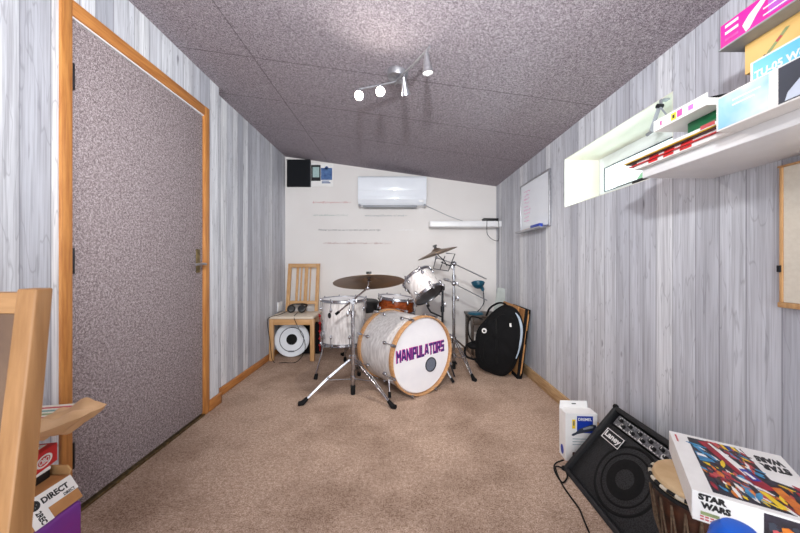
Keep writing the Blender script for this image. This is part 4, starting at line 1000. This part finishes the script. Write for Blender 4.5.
b.prism([(.0, .002, 0), (.045, .012, 0), (.048, .02, 0), (.03, .022, 0), (-.004, .009, 0)], (0, 0, .0012), mi=1, m=f); T.part('printed_tool', b, ['smoke', 'grey_pl'], smooth=0)
b = MB(); b.box((w_ * .21, -.0008, DZ1 - .075), (w_ * .31, .001, DZ1 - .03), mi=0, m=rz); b.box((w_ * .24, -.0012, DZ1 - .06), (w_ * .28, 0, DZ1 - .038), mi=1, m=rz)
for k in range(3): b.box((w_ * .22, -.0006, DZ1 - .128 - k * .014), (w_ * (.85 - .1 * k), .001, DZ1 - .125 - k * .014), mi=2, m=rz)
b.box((w_ * .22, -.0006, .015), (w_ * .45, .001, .045), mi=3, m=rz); T.part('printed_labels', b, ['yellow', 'slate', 'softslate', 'carved'], smooth=0)
b = MB(); f = rz @ frame_from((-1, 0, 0), o=(-.0004, dp * .5, .04)); b.lathe([(0, .0008), (.017, .0008), (.017, 0)], f @ MX.Diagonal((.9, 1.4, 1, 1)), 20); T.part('side_emblem', b, 'royal', smooth=0)
# djembe
JC = V((.768, .80, 0)); JH = .435; KR = .94; mj = MX.Translation(JC) @ MX.Diagonal((KR, KR, 1, 1))
T = Thing('djembe', 'small carved wooden hand drum with a pale skin under the big picture box', 'drum', JC)
b = MB(); b.lathe([(.070, 0), (.074, .004), (.068, .05), (.052, .13), (.046, .18), (.058, .23), (.085, .31), (.096, .37), (.097, JH - .01), (.08, JH - .012), (.04, .2), (.05, .0)], mj, 48, closed=True); T.part('body', b, 'carved')
b = MB(); b.lathe([(0, JH), (.088, JH), (.096, JH - .004), (.1, JH - .014), (.1, JH - .03)], mj, 48); sk = T.part('skin', b, 'skin')
b = MB(); b.lathe([(0, .0012), (.012, .0012), (.014, 0)], MX.Translation((JC.x - .018, JC.y + .01, JH)) @ MX.Diagonal((1.3, .8, 1, 1)), 18); b.lathe([(.016, 0), (.017, .001), (.018, 0)], MX.Translation((JC.x - .018, JC.y + .01, JH)) @ MX.Diagonal((1.3, .8, 1, 1)), 18); T.part('drawn_mark', b, 'slate', sk)
def binding(z, r, n, rr):
    b = MB()
    for i in range(n):
        a0_, a1_ = 2 * math.pi * i / n, 2 * math.pi * (i + 1) / n
        b.tube([(JC.x + r * math.cos(a0_ + (a1_ - a0_) * k / 3), JC.y + r * math.sin(a0_ + (a1_ - a0_) * k / 3), z) for k in range(4)], rr, 8, mi=i % 2)
    return b
T.part('rim_binding', binding(JH - .016, .1035 * KR, 34, .0046), ['rope_k', 'rope_w']); T.part('rim_binding', binding(JH - .030, .102 * KR, 26, .006), ['rope_k', 'rope_k'])
b = MB(); b.lathe([(.0505, .185 - .006), (.0565, .185), (.0545, .192)], mj, 32); T.part('waist_ring', b, 'rope_k')
b = MB()
for i in range(22):
    a0_ = 2 * math.pi * i / 22; a1_ = a0_ + math.pi / 22; a2_ = a0_ + 2 * math.pi / 22
    pts = [V((r * KR * math.cos(a), r * KR * math.sin(a), z_)) + JC for a, r, z_ in ((a0_, .105, JH - .045), (a0_ * .5 + a1_ * .5, .0935, .30), (a1_, .056, .19), (a1_ * .5 + a2_ * .5, .0935, .30), (a2_, .105, JH - .045))]
    b.tube(pts, .0022, 5)
T.part('tension_rope', b, 'rope_d')
# picture box on the djembe
c0, cFL, cTR = V((.797, .905, .5)), V((.636, .677, .5)), V((.961, .797, .5))
ex = (cTR - c0); ex = V((ex.x, ex.y, 0)); Wb = .215; ex.normalize(); ey = V((-ex.y, ex.x, 0)); Db = .282; Hb = .064
fk = MX((ex, ey, V((0, 0, 1)))).transposed().to_4x4(); fk.translation = V((.636, .677, JH + .001)) ; Hb = .5 - JH - .001
T = Thing('model_kit_box', 'big white picture box with black lettering lying on the hand drum', 'box', (.79, .74, JH + .001))
b = MB(); b.box((0, 0, 0), (Wb, Db, Hb - .004), .001, m=fk); T.part('tray', b, 'paper', smooth=0)
b = MB(); b.box((-.0015, -.0015, .006), (Wb + .0015, Db + .0015, Hb), .0015, m=fk); T.part('lid', b, 'paper', smooth=0)
ft_ = fk @ MX.Translation((0, 0, Hb)); tp = .0005
b = MB()
def pq(pts, mi, h=tp): b.prism([(x, y, 0) for x, y in pts], (0, 0, h), mi=mi, m=ft_)
px0, py0, px1, py1 = .035, .012, Wb - .001, Db - .016
pq([(px0, py0), (Wb, py0), (Wb, .115), (.155, .135), (.140, py1), (px0, py1)], 0)
h1, h2, h3 = .0009, .0013, .0017
pq([(.055, .255), (.075, .262), (.150, .09), (.118, .075)], 1, h1)           # crimson wedge
pq([(.075, .255), (.084, .257), (.128, .13), (.112, .125)], 2, h2)           # white streak
pq([(.108, .15), (.120, .153), (.135, .115), (.12, .108)], 5, h3); pq([(.112, .14), (.118, .14), (.128, .118), (.122, .114)], 2, h3 + .0004)
pq([(.075, .266), (.095, .266), (.105, .235), (.09, .23)], 7, h2)
for k in range(4): pq([(.100 + k * .010, .264), (.106 + k * .010, .264), (.112 + k * .010, .235), (.106 + k * .010, .232)], (4, 5, 4, 2)[k], h2)
pq([(.037, .19), (.060, .185), (.068, .15), (.04, .145)], 3, h1); pq([(.04, .182), (.055, .178), (.058, .168), (.04, .17)], 2, h2)
r_ = random.Random(21)
for k in range(330):
    x_ = r_.uniform(.042, .205); y_ = r_.uniform(.024, .25)
    if k > 230: x_ = r_.uniform(.05, .135); y_ = r_.uniform(.03, .11)
    elif k > 180: x_ = r_.uniform(.098, .138); y_ = r_.uniform(.14, .24)
    if x_ > .142 and y_ > .118: continue
    near_ = abs((x_ - .066) - (.255 - y_) * .42) < .022 and y_ > .08
    if near_: continue
    l_ = r_.uniform(.008, .022); w2 = r_.uniform(.002, .006); g_a = R(r_.gauss(-62, 22)); mi_ = r_.choice((6, 6, 8, 8, 0, 7, 7, 3, 3, 1, 4, 9, 9, 2))
    if y_ > .14 and x_ < .075: mi_ = r_.choice((3, 3, 8, 9, 2, 0))
    ca2, sa2 = math.cos(g_a), math.sin(g_a)
    pq([(x_ + ca2 * a2 - sa2 * b2, y_ + sa2 * a2 + ca2 * b2) for a2, b2 in ((-l_, 0), (-l_ * .3, -w2), (l_ * .6, -w2 * .8), (l_, w2 * .2), (l_ * .2, w2), (-l_ * .6, w2 * .8))], mi_, h1 + .0001 + k * .000002)
pq([(.145, .10), (.16, .105), (.178, .03), (.160, .022)], 6, h3); pq([(.118, .07), (.128, .07), (.148, .025), (.134, .022)], 4, h3)
pq([(.182, .105), (.199, .108), (.212, .02), (.190, .016)], 1, h3); pq([(.188, .098), (.194, .099), (.204, .022), (.197, .021)], 2, h3 + .0004)
T.part('printed_picture', b, ['night', 'crimson', 'paper', 'sky', 'yellow', 'royal', 'orange', 'softred', 'smoke', 'carved'], smooth=0)
b = MB(); f = ft_ @ MX.Translation((.181, .215, 0)) @ MX.Rotation(R(180), 4, 'Z'); b.text('STAR', f @ MX.Translation((0, .018, 0)), .048, .030, bold=.07); b.text('WARS', f @ MX.Translation((0, -.018, 0)), .048, .030, bold=.07); T.part('lettering', b, 'ink', smooth=0)
b = MB(); f = fk @ frame_from((0, -1, 0), o=(.033, -.0016, Hb * .72)); b.text('STAR', f @ MX.Translation((-.002, .0085, 0)), .044, .0138, bold=.07); b.text('WARS', f @ MX.Translation((.003, -.0085, 0)), .046, .0138, bold=.07); T.part('lettering', b, 'ink', smooth=0)
b = MB(); b.box((.013, -.0022, .017), (.042, -.0013, .024), m=fk); T.part('sticker', b, 'mint', smooth=0)
b = MB()
for k in range(2):
    for i in range(7): b.box((.012 + i * .008, -.0022, .006 + k * .006), (.018 + i * .008, -.0013, .009 + k * .006), m=fk)
T.part('small_print', b, 'softred', smooth=0)
b = MB()
for i in range(6): b.box((.008, .225 + i * .007, Hb), (.012, .23 + i * .007, Hb + .0006), m=fk)
T.part('small_print', b, 'softred', smooth=0)
b = MB(); b.box((.105, -.0021, .006), (Wb, -.0013, Hb - .004), mi=0, m=fk)
for k in range(16):
    x_ = r_.uniform(.11, .2); z_ = r_.uniform(.012, .05); s_ = r_.uniform(.003, .007); b.prism([(x_ + s_ * 1.3 * math.cos(R(a)), -.0021, z_ + s_ * math.sin(R(a))) for a in (10, 80, 150, 225, 300)], (0, -.0004 - k * .00002, 0), mi=1 + k % 4, m=fk)
T.part('side_picture', b, ['night', 'orange', 'crimson', 'smoke', 'softred'], smooth=0)
# blue container, its rounded top just inside the frame
T = Thing('storage_bottle', 'rounded blue plastic top poking up in front of the white picture box', 'bottle', (.545, .50, 0))
mb_ = MX.Translation((.545, .50, 0))
b = MB(); b.lathe([(0, 0), (.034, 0), (.038, .006), (.038, .50), (.035, .51), (0, .51)], mb_, 36); T.part('body', b, 'blue')
b = MB(); b.lathe([(.037, .51), (.038, .53), (.033, .552), (.021, .566), (0, .571)], mb_, 36); T.part('cap', b, 'blue')

# ================================================================ front left: chair back and the pile by the door
T = Thing('dining_chair', 'oak chair with a taupe panelled back close to the door', 'chair', (-.85, .3, 0))
X0 = -.607; X1 = -.575
def yb_(z): return .505 - (.95 - z) * .085
for xa in (X0, -1.046):
    b = MB(); b.prism([(xa, .40, 0), (xa, .43, 0), (xa, yb_(.45) + .014, .45), (xa, yb_(.951) + .012, .951), (xa, yb_(.951) - .013, .951), (xa, yb_(.45) - .02, .45)], (X1 - X0, 0, 0), bev=.003); T.part('leg', b, 'oak')
    b = MB(); b.box((xa, .06, 0), (xa + .045, .10, .43), .004); T.part('leg', b, 'oak')
b = MB(); zz0, zz1 = .912, .945; b.prism([(-1.012, yb_(zz0) - .012, zz0), (-1.012, yb_(zz0) + .008, zz0), (-1.012, yb_(zz1) + .008, zz1), (-1.012, yb_(zz1) - .012, zz1)], (.407, 0, 0), bev=.002); T.part('top_rail', b, 'oak_x')
b = MB(); zz0, zz1 = .50, .912; b.prism([(-1.012, yb_(zz0) - .008, zz0), (-1.012, yb_(zz0) + .008, zz0), (-1.012, yb_(zz1) + .006, zz1), (-1.012, yb_(zz1) - .010, zz1)], (.404, 0, 0), bev=.002); T.part('back_panel', b, 'taupe')
b = MB(); b.box((-1.06, .05, .43), (X1, .415, .46), .008); T.part('seat', b, 'taupe')

b = MB(); b.box((-1.27, .70, 0), (-.95, .935, .287), .014, seg=3)
T = Thing('storage_cube', 'purple fabric storage box under the taped parcel by the door', 'storage box', (-1.11, .87, 0)); T.part('body', b, 'purple')
# taped parcel with a slanted side
P = [(-1.265, 0, .288), (-.955, 0, .288), (-.998, 0, .352), (-1.265, 0, .352)]
T = Thing('parcel', 'brown cardboard parcel with white lettered tape on the purple box', 'parcel', (-1.1, .87, .288))
b = MB(); b.prism([(x, .74, z_) for x, _, z_ in P], (0, .20, 0), bev=.003); T.part('carton', b, 'kraft', smooth=0)
b = MB(); b.prism([(-1.10, .941, .33), (-1.01, .941, .33), (-1.0, .945, .362), (-1.015, .948, .375), (-1.09, .948, .375)], (0, .004, 0)); T.part('flap', b, 'kraft_light', smooth=0)
e1 = V((0, 1, 0)); e2 = V((-.043, 0, .064)).normalized(); e3 = e1.cross(e2)
fp = MX((e1, e2, e3)).transposed().to_4x4(); fp.translation = V((-.955, .74, .288)); Lp = .077
b = MB(); b.box((.0, Lp * .42, .0002), (.201, Lp + .0, .001), m=fp); b.box((.075, 0, .0002), (.12, Lp * .42, .001), m=fp); tape = T.part('tape', b, 'paper', smooth=0)
b = MB(); b.text('DIRECT', fp @ MX.Translation((.150, Lp * .74, .001)), .068, .017, bold=.04)
b.text('2REC', fp @ MX.Translation((.098, Lp * .26, .001)) @ MX.Rotation(R(-90), 4, 'Z'), .036, .014, bold=.04)
b.text('DIRECT', fp @ MX.Translation((.178, Lp * .5, .001)), .03, .009, bold=.03)
b.lathe([(.006, .0004), (.0085, .0008), (.013, .0008), (.0135, 0)], fp @ MX.Translation((.098, Lp * .74, .001)), 18); b.box((-.011, -.003, 0), (.011, .003, .0008), m=fp @ MX.Translation((.098, Lp * .74, .001)) @ MX.Rotation(R(45), 4, 'Z')); b.box((-.011, -.003, 0), (.011, .003, .0008), m=fp @ MX.Translation((.098, Lp * .74, .001)) @ MX.Rotation(R(-45), 4, 'Z'))
T.part('lettering', b, 'ink', tape, smooth=0)
q = MX.Translation((-1.045, .83, .3525)) @ MX.Rotation(R(6), 4, 'Z')
b = MB(); b.box((-.22, -.07, 0), (.01, .10, .024), .002, m=q); T = Thing('black_box', 'flat black box with a white lid edge under the red carton', 'box', (-1.1, .84, .352)); T.part('tray', b, 'ink', smooth=0)
b = MB(); b.box((-.221, -.071, .024), (.011, .101, .034), .002, m=q); T.part('lid', b, 'paper', smooth=0)
q = MX.Translation((-1.04, .90, .386)) @ MX.Rotation(R(14), 4, 'Z')
T = Thing('red_carton', 'small red carton with a white oval emblem on the flat black box', 'carton', (-1.1, .9, .382))
b = MB(); b.box((-.20, -.075, 0), (0, .06, .055), .002, m=q); T.part('carton', b, 'red', smooth=0)
b = MB(); f = q @ frame_from((1, 0, 0), o=(.0, .012, .026)) @ MX.Diagonal((1.45, .9, 1, 1)); b.lathe([(.0145, .0006), (.017, .0009), (.0195, .0006)], f, 28); b.text('OBO', q @ frame_from((1, 0, 0), o=(.0004, .012, .026)), .034, .017, bold=.03)
b.box((-.06, -.055, .055), (-.02, .05, .0556), m=q); T.part('emblem', b, 'paper', smooth=0)
b = MB(); b.text('OXO CUBES', q @ MX.Translation((-.04, -.002, .0556)) @ MX.Rotation(R(90), 4, 'Z'), .09, .018, bold=.02); T.part('lettering', b, 'softred', smooth=0)
# papers and padded envelope on top
b = MB(); b.box((-1.275, .952, 0), (-1.20, 1.01, .492), .002)
T = Thing('poster_carton', 'tall narrow white carton standing against the wall behind the taped parcel', 'carton', (-1.24, .98, 0)); T.part('carton', b, 'paper', smooth=0)
b = MB(); b.box((-1.276, .951, .46), (-1.199, 1.011, .494), .002); T.part('lid', b, 'kraft_light', smooth=0)
q = MX.Translation((-1.10, .93, .497)) @ MX.Rotation(R(-4), 4, 'Y')
b = MB(); b.box((-.165, .0, .0), (.005, .165, .004), .001, m=q); T = Thing('leaflet', 'striped paper leaflet under the brown envelope by the door', 'leaflet', (-1.1, .93, .51)); T.part('sheet', b, 'cream_card', smooth=0)
b = MB()
for k in range(5): b.box((-.165, .03 + k * .026, .004), (.005, .042 + k * .026, .0046), mi=k % 3, m=q)
T.part('printed_stripes', b, ['softteal', 'softred', 'mint'], smooth=0)
# envelope: a softly creased, pillow-shaped surface
q = MX.Translation((-1.118, .89, .468)) @ MX.Rotation(R(-17), 4, 'Y') @ MX.Rotation(R(6), 4, 'Z')
T = Thing('padded_envelope', 'crumpled brown paper envelope jutting out above the red carton', 'envelope', (-1.08, .9, .52))
nx, ny = 26, 14; ew, eh = .29, .20; vs = []; er = random.Random(4)
cre = [(er.uniform(0, 6.28), er.uniform(14, 46), er.uniform(0, 6.28), er.uniform(.002, .0065)) for _ in range(7)]
for sd in (1, -1):
    for j in range(ny + 1):
        for i in range(nx + 1):
            u, v = i / nx, j / ny; x_ = (u - .18) * ew; y_ = (v - .5) * eh * (1 - .55 * max(0, u - .62) / .38)
            edge = min(1, 7 * min(u, 1 - u, v, 1 - v)); puff = .021 * edge ** .6
            w_ = sum(a * math.sin(k * (x_ * math.cos(t) + y_ * math.sin(t)) * 3 + p_) for t, k, p_, a in cre)
            vs.append((x_, y_, .022 + sd * puff + w_ * (edge * .8 + .2)))
N = (nx + 1) * (ny + 1); fs_ = []
for s_ in (0, 1):
    for j in range(ny):
        for i in range(nx):
            a_ = s_ * N + j * (nx + 1) + i; f = (a_, a_ + 1, a_ + nx + 2, a_ + nx + 1); fs_.append(f if s_ == 0 else tuple(reversed(f)))
b = MB(); b.add(vs, fs_, 0, q); bmesh.ops.remove_doubles(b.b, verts=b.b.verts[:], dist=.0003); T.part('paper', b, 'kraft_paper', smooth=50)
b = MB(); b.box((.105, -.106, .004), (.137, -.068, .046), .006, m=q); T.part('tape_patch', b, 'grey_pl')

# ================================================================ light
def light(name, typ, loc, energy, col=(1, 1, 1), **kw):
    l = bpy.data.lights.new(name, typ); l.energy = energy; l.color = col
    for k_, v_ in kw.items(): setattr(l, k_, v_)
    o = bpy.data.objects.new(name, l); COL.objects.link(o); o.location = loc; return o
fl_ = light('camera_flash', 'SPOT', (0, 0, 1.66), 112, (.97, .985, 1), shadow_soft_size=.045, spot_size=R(136), spot_blend=1); fl_.rotation_euler = (R(99), 0, R(4))
for i, (p_, d) in enumerate(lamps):
    o = light('spot_lamp', 'SPOT', p_, (8, 8, 28, 2)[i], (1, .93, .85), shadow_soft_size=.02, spot_size=R(150 if i < 2 else 112), spot_blend=1)
    o.rotation_euler = d.to_track_quat('-Z', 'Y').to_euler()
o = light('window_daylight', 'AREA', (XR + .9, 1.72, 1.75), 80, (.84, .94, 1.0), shape='RECTANGLE', size=1.3, size_y=.9); o.rotation_euler = (0, R(90), 0)
o = light('rear_fill', 'AREA', (-.1, -1.25, 1.0), 24, (.95, .975, 1), shape='RECTANGLE', size=2.3, size_y=1.9); o.rotation_euler = (R(90), 0, 0)  # added fill light behind the camera, not daylight from any real door
w = bpy.data.worlds.new('world'); scene.world = w; w.use_nodes = True
w.node_tree.nodes['Background'].inputs[0].default_value = (.88, .95, 1, 1); w.node_tree.nodes['Background'].inputs[1].default_value = 1.2
vs_ = scene.view_settings; vs_.view_transform = 'Standard'; vs_.look = 'None'; vs_.gamma = 1; vs_.use_curve_mapping = False; vs_.exposure = .72
